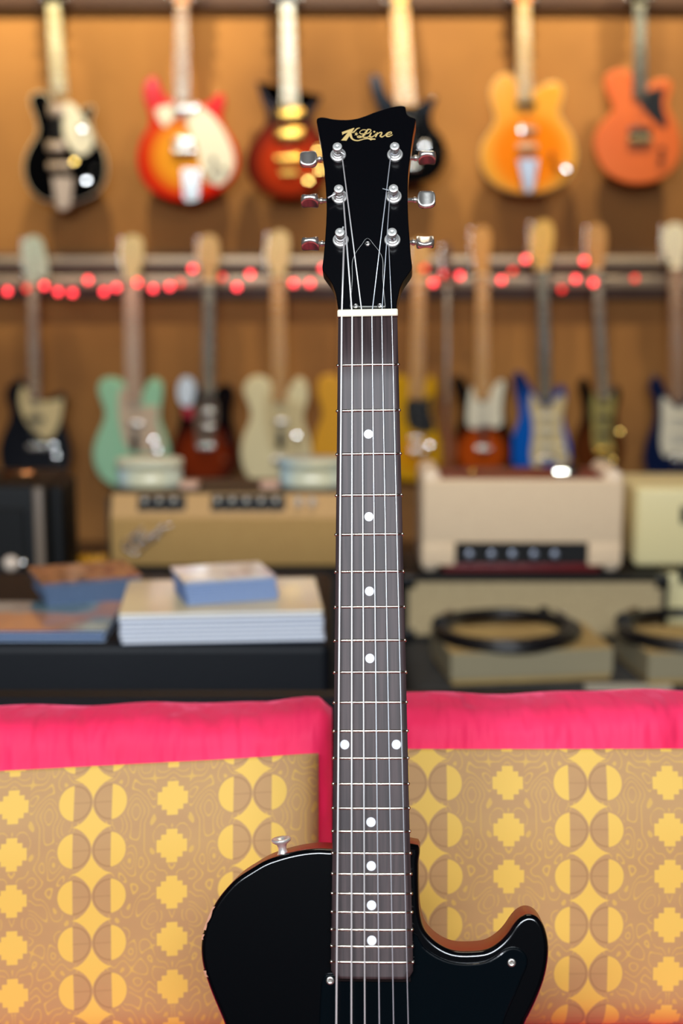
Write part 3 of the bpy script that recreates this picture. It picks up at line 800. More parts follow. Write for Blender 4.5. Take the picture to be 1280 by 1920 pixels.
# ============================================================ STAGE, CABINETS, AMPLIFIERS
M['carpet'] = mat('grey_carpet', (58, 56, 52), .95, bump=(500, .8, .003), var=((44, 42, 40), (90, 90, 90), 3))
PZ = EZ-1+.163; PY = 2.74
xl = at(770, 1290, PY).x
mb = MB(); mb.rbox((xl, PY, 0), (2.3, 3.42, PZ), .03, 4)
tag(mb.build('carpeted_platform', M['carpet']), 'low platform with grey speckled carpet under the cardboard boxes', 'platform')
M['trim_metal'] = mat('trim_metal', (190, 188, 180), .3, .8)
a = at(1098, 1290, PY-.006); b = at(1262, 1284, PY-.006)
mb = MB(); mb.rbox((a.x, PY-.004, PZ-.028), (b.x, PY+.02, PZ-.02+.021), .002, 1)
o = mb.build('sheet_of_paper', mat('grey_paper', (170, 160, 140), .6)); tag(o, 'pale paper strip lying over the platform edge', 'paper')

def grille_mat(name, c1, c2, sc=260):
    m = mat(name, c1, .8, var=(c2, (sc, sc, sc), 2), bump=(sc*2, .5, .001)); return m
M['tan_grille'] = grille_mat('tan_grille', (190, 168, 126), (174, 152, 112))
M['gold_grille'] = grille_mat('gold_grille', (184, 146, 84), (172, 132, 74))
M['cream_tolex'] = mat('cream_tolex', (242, 218, 190), .55, bump=(400, .3, .001))
M['cream_grille'] = grille_mat('cream_grille', (240, 212, 174), (230, 200, 164))
M['oxblood'] = mat('oxblood', (104, 22, 26), .42, coat=.2, bump=(300, .2, .001))
M['dark_panel'] = mat('dark_panel', (9, 10, 11), .45)
M['blond_panel'] = mat('blond_panel', (196, 152, 92), .5)
M['knob_cap'] = mat('knob_cap', (170, 178, 196), .35, .5)
M['knob_black'] = mat('knob_black', (18, 18, 20), .3)

def speaker_cab(px0, px1, Y, z0, z1, depth, label, grille, m_shell=None, border=.013):
    m_shell = m_shell or M['black_tolex']
    zc = (z0+z1)/2; pyc = 1100
    x0 = px0; x1 = px1
    root = empty('speaker_cabinet', ((x0+x1)/2, Y+depth/2, z0), label, 'speaker'); org = Vector(((x0+x1)/2, Y+depth/2, z0))
    mb = MB(); mb.rbox((x0, Y+.012, z0), (x1, Y+depth, z1), .012, 3)
    for a, b in (((x0, Y, z0), (x0+border, Y+.02, z1)), ((x1-border, Y, z0), (x1, Y+.02, z1)), ((x0, Y, z1-border), (x1, Y+.02, z1)), ((x0, Y, z0), (x1, Y+.02, z0+border))):
        mb.rbox(a, b, .004, 2)
    mb.build('shell', m_shell, root, org)
    mb = MB(); mb.rbox((x0+border*.8, Y+.006, z0+border*.8), (x1-border*.8, Y+.014, z1-border*.8), .002, 1); mb.build('grille_cloth', grille, root, org)
    for x in (x0, x1):
        for z in (z0, z1):
            sx = 1 if x == x0 else -1; sz = 1 if z == z0 else -1
            mb = MB(); mb.rbox((min(x-.002*sx, x+sx*.028), Y-.003, min(z-.002*sz, z+sz*.028)), (max(x-.002*sx, x+sx*.028), Y+.03, max(z-.002*sz, z+sz*.028)), .004, 2)
            mb.build('corner_guard', M['black_plastic'], root, org)
    return root
CY = 3.08
cz1 = EZ-CY*tan(PITCH+math.atan((1081-960)/FPX))
speaker_cab(at(755, 1090, CY).x, at(1251, 1150, CY).x, CY, PZ, cz1, .30, 'wide black speaker cabinet with tan grille cloth behind the cardboard boxes', M['tan_grille'])

# beige amplifier head
HY = 3.12
hx0 = at(789, 1000, HY).x; hx1 = at(1168, 1000, HY).x; hz0 = cz1; hz1 = EZ-HY*tan(PITCH+math.atan((893-960)/FPX)); hd = .2
root = empty('amplifier', ((hx0+hx1)/2, HY+hd/2, hz0), 'small beige amplifier head with oxblood top on the tan-fronted cabinet', 'amplifier'); org = Vector(((hx0+hx1)/2, HY+hd/2, hz0))
mb = MB(); mb.rbox((hx0+.03, HY+.02, hz0+.012), (hx1-.03, HY+hd-.01, hz1-.006), .004, 2); mb.build('shell', M['oxblood'], root, org)
for s_ in (0, 1):
    x0, x1 = (hx0, hx0+.045) if s_ == 0 else (hx1-.045, hx1)
    mb = MB(); mb.rbox((x0, HY, hz0), (x1, HY+hd, hz1+.012), .02, 5); mb.build('end_cheek', M['cream_tolex'], root, org)
mb = MB()
pz0 = hz0+.022; pz1 = hz0+.068
px0 = at(853, 1030, HY).x; px1 = at(1102, 1030, HY).x
mb.rbox((hx0+.003, HY-.005, pz1), (hx1-.003, HY+.02, hz1-.008), .005, 3)
mb.rbox((hx0+.003, HY-.005, pz0-.005), (px0, HY+.02, pz1+.004), .003, 2); mb.rbox((px1, HY-.005, pz0-.005), (hx1-.003, HY+.02, pz1+.004), .003, 2)
mb.build('front_baffle', M['cream_grille'], root, org)
mb = MB(); mb.rbox((hx0+.05, HY-.002, hz0+.002), (hx1-.05, HY+.02, hz0+.020), .003, 2); mb.build('lower_trim', M['oxblood'], root, org)
mb = MB(); mb.rbox((px0, HY+.002, pz0-.002), (px1, HY+.018, pz1+.001), .002, 1); cp = mb.build('control_panel', M['dark_panel'], root, org)
zk = (pz0+pz1)/2
for i, px in enumerate((879, 920, 959, 999, 1038)):
    x = at(px, 1030, HY).x; mb = MB()
    mb.lathe([(.013, 0), (.0125, .008), (.0095, .010), (.009, .017), (.0075, .018), (0, .018)], frame_z((x, HY+.002, zk), (0, -1, 0)), 18)
    mb.lathe([(.0080, .0178), (.0080, .0188), (.0074, .0192), (0, .0194)], frame_z((x, HY+.002, zk), (0, -1, 0)), 16, mi=1)
    mb.build('knob', [M['knob_black'], M['knob_cap']], cp, org)
mb = MB(); xh = at(1061, 880, HY+.06).x
Fh = Matrix.Translation((xh, HY+.05, hz1+.004)) @ Matrix.Rotation(radians(-17), 4, 'X')  # tilted back so the plate mirrors the window light
mb.rbox((-.028, -.003, -.012), (.028, .003, .012), .002, 2, Fh)
mb.build('handle_plate', mat('polished_plate', (250, 246, 226), .12, 1), root, org)
mb = MB(); xh = at(885, 880, HY+.08).x
mb.lathe([(.008, 0), (.008, .008), (.005, .012), (0, .0125)], Matrix.Translation((xh, HY+.08, hz1-.008)), 14)  # small gold dome added to catch a glint
mb.build('glint_dome', M['gold'], root, org)

# cream cabinet at the far right
RY = 3.16
rx0 = at(1190, 1000, RY).x; rz1 = EZ-RY*tan(PITCH+math.atan((915-960)/FPX))
root = empty('amplifier', (rx0+.25, RY+.12, PZ), 'cream covered amplifier standing at the right end of the platform', 'amplifier'); org = Vector((rx0+.25, RY+.12, PZ))
M['pale_cream'] = mat('pale_cream', (232, 216, 160), .5, bump=(400, .25, .001))
gap = at(1252, 1100, RY).x
mb = MB(); mb.rbox((gap, RY+.03, PZ), (rx0+.55, RY+.26, EZ-RY*tan(PITCH+math.atan((1085-960)/FPX))+.005), .012, 3); mb.build('lower_box', M['pale_cream'], root, org)
mb = MB(); mb.rbox((rx0, RY, cz1+.004), (rx0+.55, RY+.24, rz1), .014, 3); mb.build('shell', M['pale_cream'], root, org)
for py in (965, 1075):
    p = at(1275, py, RY)
    mb = MB(); mb.rbox((p.x, RY-.004, p.z-.02), (p.x+.2, RY+.01, p.z+.02), .002, 1); mb.build('vent_panel', M['dark_panel'], root, org)

# flat cardboard boxes with coiled cables
M['card'] = mat('cardboard', (176, 146, 88), .8, var=((164, 134, 80), (12, 12, 12), 3))
M['card_side'] = mat('card_side', (150, 138, 108), .8)
M['cable'] = mat('cable_rubber', (14, 14, 18), .35, coat=.2)
def flat_box(pxl, pxr, pyt, pyb, depth, rotz, label):
    pl = at_z(pxl, pyb, PZ); pr = at_z(pxr, pyb, PZ); w = pr.x-pl.x; Y = pl.y
    h = 0.066
    c = Vector(((pl.x+pr.x)/2, Y+depth/2, PZ))
    root = empty('cardboard_box', c, label, 'box', 'flat cardboard boxes on the platform'); root.rotation_euler = (0, 0, rotz)
    mb = MB(); mb.rbox((-w/2+.003, -depth/2+.003, 0), (w/2-.003, depth/2-.003, h-.01), .002, 1); mb.build('tray', M['card'], root)
    mb = MB(); mb.rbox((-w/2, -depth/2, .012), (w/2, depth/2, h), .002, 1); mb.build('lid', M['card_side'], root)
    mb = MB(); mb.rbox((-w/2+.001, -depth/2+.001, h), (w/2-.001, depth/2-.001, h+.0015), .0004, 1); mb.build('top_sheet', M['card'], root)
    return c, w, h
def coil(c, R_, z, label, plug_ang):
    root = empty('coiled_cable', (c.x, c.y, z), label, 'cable', 'coiled black cables on the boxes')
    mb = MB(); pts = []; turns = 13; n = 36
    rr = random.Random(3)
    offs = [(rr.uniform(-.017, .015), k % 3) for k in range(turns)]
    for k in range(turns*n+1):
        t = k/n; i = int(min(t, turns-1)); f = t-i
        o0, l0 = offs[i]; o1, l1 = offs[min(i+1, turns-1)]
        r = R_+o0+(o1-o0)*f; hgt = .0055+(l0+(l1-l0)*f)*.0082+.0015*sin(k*.37)
        a = 2*pi*t
        pts.append((r*cos(a)*(1+.02*sin(2*a)), r*sin(a), hgt))
    mb.tube(pts, .0047, 7); mb.build('cable_loops', M['cable'], root)
    for a in plug_ang:
        mb = MB(); x, y = (R_-.004)*cos(a), (R_-.004)*sin(a)
        mb.lathe([(.005, 0), (.0055, .004), (.0055, .022), (.003, .026), (.003, .045), (.0015, .05)], frame_z((x, y, .031), (-sin(a), cos(a), 0)), 12); mb.build('plug', M['chrome'], root)
        for k in (0,):
            mb = MB(); th = a+.5; mb.lathe([(R_*0+.0165, -.006), (.0175, -.004), (.0175, .004), (.0165, .006)], frame_z((R_*cos(th), R_*sin(th), .0175), (-sin(th), cos(th), 0)), 14)
            mb.build('tie', M['black_plastic'], root)
c, w, h = flat_box(829, 1141, 1217, 1281, .21, .13, 'flat cardboard box beside the guitar neck, under a black cable')
coil(c+Vector((-.026, .022, 0)), .139, PZ+h+.0015, 'black cable coiled on the cardboard box beside the guitar neck', (2.5, .35))
c2, w2, h2 = flat_box(1196, 1508, 1217, 1281, .21, .13, 'flat cardboard box cut by the right edge, under a black cable')
coil(c2+Vector((-.036, .022, 0)), .139, PZ+h2+.0015, 'black cable coiled on the cardboard box at the right edge', (2.3, .35))

# tan amplifier head with control panel on its black cabinet
AY = 3.15
ax0 = at(204, 1000, AY).x; ax1 = at(722, 1000, AY).x
az0 = EZ-AY*tan(PITCH+math.atan((1064-960)/FPX)); az1 = EZ-AY*tan(PITCH+math.atan((926-960)/FPX)); ad = .24
speaker_cab(ax0-.02, ax1-.06, AY-.02, 0, az0, .30, 'black speaker cabinet under the tan amplifier', M['dark_panel'])
root = empty('amplifier', ((ax0+ax1)/2, AY+ad/2, az0), 'long tan amplifier with slanted script badge and a row of knobs', 'amplifier'); org = Vector(((ax0+ax1)/2, AY+ad/2, az0))
M['brown_tolex'] = mat('brown_tolex', (58, 46, 30), .55, bump=(300, .4, .001))
mb = MB(); mb.rbox((ax0, AY+.03, az0), (ax1, AY+ad, az1), .008, 3)
mb.rbox((ax0-.004, AY+.0, az0), (ax0+.004, AY+ad, az1-.01), .003, 2)
mb.build('shell', M['brown_tolex'], root, org)
zp = az1-.055
mb = MB(); mb.rbox((ax0+.004, AY-.002, az0+.004), (ax1-.004, AY+.04, zp), .004, 2)
gl = mb.build('grille_cloth', M['gold_grille'], root, org)
mb = MB(); mb.add([(ax0+.006, AY-.001, zp), (ax1-.006, AY-.001, zp), (ax1-.006, AY+.028, az1-.004), (ax0+.006, AY+.028, az1-.004),
                   (ax0+.006, AY+.05, zp), (ax1-.006, AY+.05, zp), (ax1-.006, AY+.05, az1-.006), (ax0+.006, AY+.05, az1-.006)],
                  [(0,1,2,3), (4,7,6,5), (0,4,5,1), (3,2,6,7), (0,3,7,4), (1,5,6,2)])
cp = mb.build('control_panel', M['blond_panel'], root, org)
def on_panel(px, py):
    # plane through the tilted panel
    r = ray(px, py); n_ = Vector((0, -(az1-.004-zp), .029)).normalized(); p0 = Vector((0, AY-.001, zp)); o_ = Vector((0, 0, EZ))
    t = (p0-o_).dot(n_)/r.dot(n_); return o_+r*t, n_
for (a_, b_) in ((258, 348), (395, 535)):
    p, n_ = on_panel(a_, 943); q, _ = on_panel(b_, 943)
    mb = MB(); Fm = frame_z((p+q)/2, n_); L_ = (q-p).length
    mb.rbox((-L_/2, -.019, -.001), (L_/2, .019, .0015), .001, 1, Fm); mb.build('dark_strip', M['dark_panel'], root, org)
for px in (273, 300, 327, 409, 436, 463, 490, 517, 560, 585):
    p, n_ = on_panel(px, 943)
    mb = MB(); mb.lathe([(.0115, .001), (.011, .009), (.009, .010), (.0088, .019), (.0075, .020), (0, .020)], frame_z(p, n_), 16, mi=0)
    mb.lathe([(.0075, .0202), (.0072, .0212), (0, .0214)], frame_z(p, n_), 14, mi=1)
    mb.build('knob', [M['knob_black'] if px < 540 else M['cream_tolex'], M['trim_metal']], root, org)
# slanted script badge
mb = MB()
def bstroke(pts, r):
    P = []
    for x, y in pts:
        q = at(x, y, AY-.008); P.append(q)
    P3 = [tuple(p) for p in P]; mb.tube(spline(P3, 4, False), r, 6)
# lettering traced left to right, rising to the right: "Fender" in script with a tail below
bstroke([(236,1012),(232,1022),(236,1031),(244,1028),(250,1012),(256,998),(268,992)], .0042)
bstroke([(243,1010),(256,1004)], .003)
bstroke([(250,1004),(246,1022),(247,1036),(256,1038),(268,1026),(284,1014),(298,1002)], .0036)
bstroke([(256,1018),(263,1012),(262,1007),(257,1010),(256,1018),(262,1020),(268,1014)], .0026)
bstroke([(268,1014),(272,1005),(272,1013),(279,1003),(281,1008),(286,1003)], .0026)
bstroke([(292,1000),(286,1001),(286,1006),(292,1002),(301,984)], .0026)
bstroke([(292,1002),(298,998),(303,994),(301,989),(297,994),(300,999),(307,993)], .0026)
bstroke([(307,993),(311,987),(316,986),(322,985)], .0026)
mb.build('script_badge', M['chrome'], gl, org)['label'] = 'chrome script badge rising to the right'

# two pale tins with lids and small pink boxes on top
M['tin_side'] = mat('tin_side', (176, 206, 214), .3, coat=.3, var=((220, 214, 176), (9, 9, 2), 1))
M['tin_lid'] = mat('tin_lid', (226, 222, 190), .35, coat=.2)
M['pink_card'] = mat('pink_card', (220, 176, 150), .6)
def tin(px0, px1, label, grp):
    Y = AY+.13; p = at((px0+px1)/2, 921, Y-.05); R_ = (at(px1, 900, Y).x-at(px0, 900, Y).x)/2
    p.z = az1; x = at((px0+px1)/2, 900, Y).x
    hgt = .064
    root = empty('round_tin', (x, Y, az1), label, 'tin', grp)
    Mx = Matrix.Diagonal((1, .62, 1, 1))
    mb = MB(); mb.lathe([(R_*.96, 0), (R_*.97, .004), (R_*.97, hgt*.7)], Mx, 40); mb.build('body', M['tin_side'], root)
    mb = MB(); mb.lathe([(R_, hgt*.62), (R_, hgt-.006), (R_*.97, hgt-.001), (R_*.9, hgt), (0, hgt)], Mx, 40); mb.build('lid', M['tin_lid'] if px0 < 300 else M['tin_side'], root)
tin(218, 344, 'pale blue round tin before the mint green guitar', 'pale blue tins on the tan amplifier')
tin(522, 655, 'pale blue round tin partly behind the black guitar neck', 'pale blue tins on the tan amplifier')
for px in (353, 505):
    Y = AY+.06; p = at(px, 915, Y)
    mb = MB(); mb.rbox((p.x-.022, Y, az1), (p.x+.022, Y+.05, az1+.016), .005, 3)
    tag(mb.build('small_box', M['pink_card']), 'small pinkish box on the tan amplifier, ' + ('right of the first tin' if px < 400 else 'before the cream guitar'), 'box', 'small pinkish boxes on the tan amplifier')

# black amplifier, far left
LY = 3.05
lx1 = at(122, 1000, LY+.25).x; lxs = at(64, 1000, LY).x; lz1 = EZ-LY*tan(PITCH+math.atan((912-960)/FPX)); lz0 = 0
root = empty('amplifier', (lxs-.28, LY+.12, 0), 'tall black amplifier with pale edge strip at the left edge', 'amplifier'); org = Vector((lxs-.28, LY+.12, 0))
mb = MB(); mb.rbox((lxs-.55, LY+.012, 0), (lxs+.03, LY+.28, lz1), .012, 3); mb.rbox((lxs+.02, LY+.06, 0), (lxs+.052, LY+.24, lz1-.01), .01, 3); mb.build('shell', M['black_tolex'], root, org)
mb = MB(); mb.rbox((lxs-.53, LY+.004, .03), (lxs-.02, LY+.014, lz1-.05), .003, 1); mb.build('grille_cloth', M['dark_panel'], root, org)
M['edge_strip'] = mat('edge_strip', (120, 104, 88), .4)
mb = MB(); mb.rbox((lxs, LY+.002, .01), (lxs+.020, LY+.02, lz1-.004), .003, 2); mb.build('edge_strip', M['edge_strip'], root, org)
p = at(20, 1057, LY)
mb = MB(); mb.lathe([(.017, 0), (.017, .004), (.013, .01), (0, .011)], frame_z((p.x, LY+.004, p.z), (0, -1, 0)), 20); mb.build('badge', mat('badge', (235, 215, 195), .3), root, org)
mb = MB(); mb.lathe([(.009, 0), (.009, .006), (.006, .009), (0, .0095)], frame_z((p.x+.026, LY+.004, p.z), (0, -1, 0)), 16); mb.build('jack', M['chrome'], root, org)
M['copper'] = mat('copper', (196, 128, 76), .25, 1)
p0 = at(8, 906, LY+.1); p1 = at(62, 906, LY+.1)
mb = MB(); mb.tube([(p0.x, LY+.1, lz1-.002), (p0.x, LY+.1, lz1+.012), (p1.x, LY+.1, lz1+.014), (p1.x, LY+.1, lz1-.002)], .006, 8); mb.build('handle', M['copper'], root, org)
# yellow pedal on a dark crate between the amplifiers
YZ = EZ-3.36*tan(PITCH+math.atan((1068-960)/FPX))
x0 = at(128, 1055, 3.36).x+.004; x1 = at(200, 1055, 3.36).x
mb = MB(); mb.rbox((x0+.002, 3.345, 0), (x1-.028, 3.46, YZ), .004, 2); tag(mb.build('crate', M['black_tolex']), 'dark crate between the black and the tan amplifier', 'crate')
mb = MB(); mb.rbox((x0+.003, 3.36, YZ), (x1-.003, 3.41, YZ+.03), .005, 3)
root = mb.build('effects_pedal', mat('pedal_yellow', (236, 166, 10), .4)); tag(root, 'small yellow pedal box between the black and the tan amplifier', 'pedal')
for dx in (.02, .042, .062):
    mb = MB(); mb.lathe([(.006, 0), (.005, .009), (0, .01)], Matrix.Translation((x0+dx, 3.385, YZ+.03)), 12); mb.build('knob', M['knob_black'], root)

# ============================================================ WALL RAILS
M['rail_wood'] = mat('rail_wood', (74, 44, 24), .5)
M['rail_metal'] = mat('rail_metal', (176, 158, 138), .42, .7)
def rail(z_of, Y, board, bars, label):
    z0 = z_of(board[1]); z1 = z_of(board[0])
    root = empty('wall_rail', (0, WY, z0), label, 'rail', 'guitar rails on the back wall'); org = Vector((0, WY, z0))
    mb = MB(); mb.rbox((-2.6, WY-.032, z0), (2.6, WY, z1), .003, 1); mb.build('board', M['rail_wood'], root, org)
    for a, b in bars:
        mb = MB(); mb.rbox((-2.55, WY-.052, z_of(b)), (2.55, WY-.030, z_of(a)), .006, 3); mb.build('metal_bar', M['rail_metal'], root, org)
    return root, org
zof = lambda py: at(640, py, 5.52).z
R1, R1o = rail(zof, 5.5, (474, 560), ((482, 499), (518, 540)), 'lower wall rail of two metal bars holding the lower row of guitars')
R2, R2o = rail(zof, 5.5, (-60, 10), ((-56, -42), (-38, -24)), 'upper wall rail at the top of the picture holding the upper guitars')
M['hanger'] = mat('hanger', (24, 20, 18), .6)
def hanger(root, org, px, py):
    p = at(px, py, 5.45); mb = MB()
    mb.tube([(p.x, WY-.03, p.z), (p.x, 5.475, p.z)], .008, 8)
    mb.tube([(p.x-.03, 5.42, p.z), (p.x-.03, 5.475, p.z), (p.x+.03, 5.475, p.z), (p.x+.03, 5.42, p.z)], .007, 8)
    mb.build('hanger', M['hanger'], root, org)

# red fairy lights along the lower rail
M['led'] = mat('red_bulb', (255, 40, 50), .3, emit=((255, 62, 72), 6.2))
M['led_dim'] = mat('red_bulb_dim', (200, 30, 34), .3, emit=((255, 44, 40), 2.2))
M['led_wire'] = mat('led_wire', (30, 20, 16), .6)
LED = [(-25,540,1),(14,546,1),(50,541,0),(83,536,1),(109,547,1),(136,549,1),(165,525,1),(195,547,1),(218,539,1),(258,530,1),(287,541,1),(318,537,1),(338,530,0),(361,504,1),(417,520,0),(444,538,1),(469,514,1),(550,531,1),(581,531,1),(606,503,1),(640,520,1),(700,535,1),(750,520,1),(796,503,0),(812,530,1),(831,514,0),(862,517,1),(940,525,1),(961,508,0),(985,486,1),(1053,542,0),(1079,523,1),(1095,489,1),(1112,530,1),(1190,522,0),(1300,515,1)]
root = empty('fairy_lights', (0, 5.4, zof(530)), 'string of red fairy lights draped along the lower rail', 'lights'); org = Vector((0, 5.4, zof(530)))
pts = [tuple(at(x, y, 5.375)+Vector((0, .018, .01))) for x, y, _ in LED]
mb = MB(); mb.tube(spline(pts, 4, False), .0018, 5); mb.build('wire', M['led_wire'], root, org)
for x, y, b_ in LED:
    p = at(x, y, 5.375); mb = MB()
    mb.lathe([(0, -.011), (.006, -.0095), (.0095, -.005), (.011, 0), (.0095, .005), (.006, .0095), (0, .011)], Matrix.Translation(p), 12)
    mb.build('bulb', M['led'] if b_ else M['led_dim'], root, org)

# ============================================================ WALL GUITARS
M['mirror'] = mat('polished_chrome', (246, 244, 240), .1, 1); M['mirror_gold'] = mat('polished_gold', (250, 206, 110), .12, 1)
def wguitar(label, grp, out, body_m, Y=5.45, guard=None, neck=None, board=(120, 90, 60), head=None, head_c=(220, 180, 110), pick=(), bridge=None, tail=None, knobs=(), inlay=None, fret_c=(200, 190, 160), tn=6, extra=None, th=.042, hang=None, head_m=None, neck_w=(23, 27), binding=None, rail_=None, neck_m=None):
    pb = at(sum(p[0] for p in out)/len(out), max(p[1] for p in out), Y)
    cx = pb.x
    zs_ = [at(p[0], p[1], Y).z for p in out]
    org = Vector((pb.x, Y, pb.z))
    root = empty('electric_guitar', org, label, 'guitar', grp)
    F = lambda x, z, d: Vector((x, Y+d, z))
    P2 = lambda pts: [(at(x, y, Y).x, at(x, y, Y).z) for x, y in pts]
    bm_ = body_m(org) if callable(body_m) else body_m
    mb = MB(); mb.prism(spline(P2(out), 4), F, [(.005, 0), (.002, .0015), (.0003, .005), (0, .009), (0, th-.008), (.002, th-.002), (.006, th)])
    mb.build('body', bm_, root, org)
    if binding:
        mb = MB(); mb.prism(spline(P2(out), 4), F, [(-.0004, .002), (-.0014, .004), (-.0014, .009), (-.0004, .011)]); mb.build('binding', binding, root, org)
    if guard:
        for gi, (gpts, gm) in enumerate(guard):
            mb = MB(); mb.prism(spline(P2(gpts), 3), F, [(.0015, -.003), (.0003, -.0022), (0, 0)], smooth=False); mb.build('pickguard', gm, root, org)
    if neck:
        (nx0, ny0), (nx1, ny1) = neck
        a = at(nx0, ny0, Y); b = at(nx1, ny1, Y); w0, w1 = neck_w[1]/980*1.0, neck_w[0]/980
        # w in metres: 1 px ~ 2.05 mm at the wall
        w0 = neck_w[1]*.00205/2; w1 = neck_w[0]*.00205/2
        nm = neck_m or mat('neck_wood', (196, 140, 74), .4, coat=.2)
        mb = MB(); q = [(-1, 0), (-.85, .45), (-.5, .85), (0, 1), (.5, .85), (.85, .45), (1, 0)]
        vs = [Vector((c_.x+u*w_, Y-.004+v*.020, c_.z)) for c_, w_ in ((a, w0), (b, w1)) for u, v in q]
        mb.add(vs, [(i, i+1, 8+i, 7+i) for i in range(6)]+[(0, 7, 13, 6)], True); mb.add(vs, [tuple(range(7)), tuple(range(7, 14))])
        mb.build('neck', nm, root, org)
        bmx = mat('fretboard_wood', board, .5)
        mb = MB(); e0 = (a-b).normalized()*.006
        vs = [Vector((c_.x+u*w_, Y-.004-v, c_.z)) for c_, w_ in ((a+e0, w0), (b, w1)) for u, v in ((-1, 0), (-1, .006), (1, .006), (1, 0))]
        mb.add(vs, [(0, 1, 5, 4), (1, 2, 6, 5), (2, 3, 7, 6), (3, 0, 4, 7), (0, 3, 2, 1), (4, 5, 6, 7)]); mb.build('fretboard', bmx, root, org)
        L_ = (a-b).length; full = L_/.70
        mb = MB(); zz = []
        for n in range(1, 22):
            d_ = full*(1-2**(-n/12))
            if d_ > L_: break
            t = d_/L_; c_ = b+(a-b)*t; w_ = w1+(w0-w1)*t; zz.append((c_, w_))
            mb.rbox((c_.x-w_, Y-.0118, c_.z-.0012), (c_.x+w_, Y-.0095, c_.z+.0012), .0004, 1)
        o = mb.build('frets', M['fret'], root, org); o['kind'] = 'stuff'
        if inlay:
            for i in (2, 4, 6, 8, 11, 14, 16, 18) if inlay[1] == 'dot' else (0, 2, 4, 6, 8, 11, 14, 16):
                if i >= len(zz)-1: continue
                c_ = (zz[i][0]+zz[i-1][0])/2 if i else (zz[0][0]+b)/2; w_ = zz[i][1]; gapz = abs((zz[i][0]-zz[i-1][0]).length)*.36 if i else .012
                mb = MB()
                if inlay[1] == 'dot': mb.lathe([(.004, -.0002), (.004, .0008), (0, .0009)], frame_z((c_.x, Y-.0102, c_.z), (0, -1, 0)), 10)
                else: mb.rbox((c_.x-w_*.8, Y-.0112, c_.z-gapz), (c_.x+w_*.8, Y-.0100, c_.z+gapz), .0004, 1)
                mb.build('inlay', inlay[0], root, org)
        mb = MB(); mb.rbox((b.x-w1, Y-.012, b.z-.002), (b.x+w1, Y-.002, b.z+.003), .0008, 1); mb.build('nut', M['bone'], root, org)
        for sidx in range(6):
            f = -.72+1.44*sidx/5
            pe = at(bridge[0], bridge[1], Y) if bridge else Vector((a.x, Y, a.z-.22))
            mb = MB(); mb.tube([(b.x+f*w1, Y-.014, b.z), (pe.x+f*w0*.95, Y-.017, pe.z)], .0004, 4); mb.build('string', M['string_wound'] if sidx < 3 else M['string_plain'], root, org)
    if head:
        hm = head_m or mat('head_wood', head_c, .35, coat=.3)
        mb = MB(); mb.prism(spline(P2(head), 4), F, [(.001, -.004), (0, -.0025), (0, .010), (.001, .0115)], smooth=False); mb.build('headstock', hm, root, org)
        ys = [p[1] for p in head]; xs = [p[0] for p in head]; yt, yb = min(ys), max(ys)
        xc = sum(xs)/len(xs)
        spots = []
        if tn == 6:   # six in line on the left edge
            for k in range(6):
                yy = yt+8+(yb-yt-22)*k/5; xl_ = min(p[0]+abs(p[1]-yy)*.12 for p in head); spots.append((xl_-3, yy, xc-2, yy))
        else:
            for k in range(3):
                yy = yt+10+(yb-yt-28)*k/2
                spots.append((min(xs)-3, yy, min(xs)+8, yy)); spots.append((max(xs)+3, yy, max(xs)-8, yy))
        for bx, by, qx, qy in spots:
            p = at(bx, by, Y); q = at(qx, qy, Y); mb = MB()
            mb.lathe([(.0045, .000), (.004, .004), (.0028, .008), (0, .009)], frame_z((q.x, Y-.004, q.z), (0, -1, 0)), 10)
            mb.tube([(q.x, Y+.008, q.z), (p.x, Y+.008, p.z)], .0022, 6)
            mb.rbox((p.x-.006, Y+.003, p.z-.008), (p.x+.006, Y+.013, p.z+.008), .003, 2)
            mb.build('tuner', M['chrome'], root, org)
    for x0, y0, x1, y1, pm in pick:
        a = at(x0, y1, Y); b = at(x1, y0, Y)
        mb = MB(); mb.rbox((a.x, Y-.010, a.z), (b.x, Y+.002, b.z), .003, 2); mb.build('pickup', pm, root, org)
    if bridge:
        p = at(bridge[0], bridge[1], Y); bm2 = bridge[2] if len(bridge) > 2 else M['chrome']; bw = bridge[3]*.00205/2 if len(bridge) > 3 else .035
        mb = MB(); mb.rbox((p.x-bw, Y-.014, p.z-.012), (p.x+bw, Y+.002, p.z+.012), .004, 3)
        for k in range(6): mb.rbox((p.x-bw*.8+k*bw*1.6/5-.004, Y-.018, p.z-.008), (p.x-bw*.8+k*bw*1.6/5+.004, Y-.012, p.z+.008), .0015, 2)
        mb.build('bridge', bm2, root, org)
    if tail:
        mb = MB(); mb.prism(P2(tail[0]), F, [(.003, -.012), (0, -.009), (0, .002)], smooth=False); mb.build('tailpiece', tail[1], root, org)
    for kx_, ky_, km in knobs:
        p = at(kx_, ky_, Y); mb = MB()
        if km in (CH, GD):
            kz = (-p.x*.06, -1, .105 if p.z > 1.2 else .13)  # caps tilted up to catch the window; some knobs added only as glints
            mb.lathe([(.012, -.002), (.012, .008), (.0125, .012)]+[(.0125*sin(pi/2*q/5), .012+.0009*cos(pi/2*q/5)) for q in (4, 3, 2, 1, 0)], frame_z((p.x, Y, p.z), kz), 20); mb.build('knob', M['mirror'] if km is CH else M['mirror_gold'], root, org)
        else:
            mb.lathe([(.011, 0), (.0105, .004), (.0095, .012), (.0075, .0165), (.0045, .0185), (0, .019)], frame_z((p.x, Y, p.z), (0, -1, 0)), 18); mb.build('knob', km, root, org)
    if extra: extra(root, org, Y, F, P2)
    if hang: hanger(hang[0], hang[1], hang[2], hang[3])
    return root

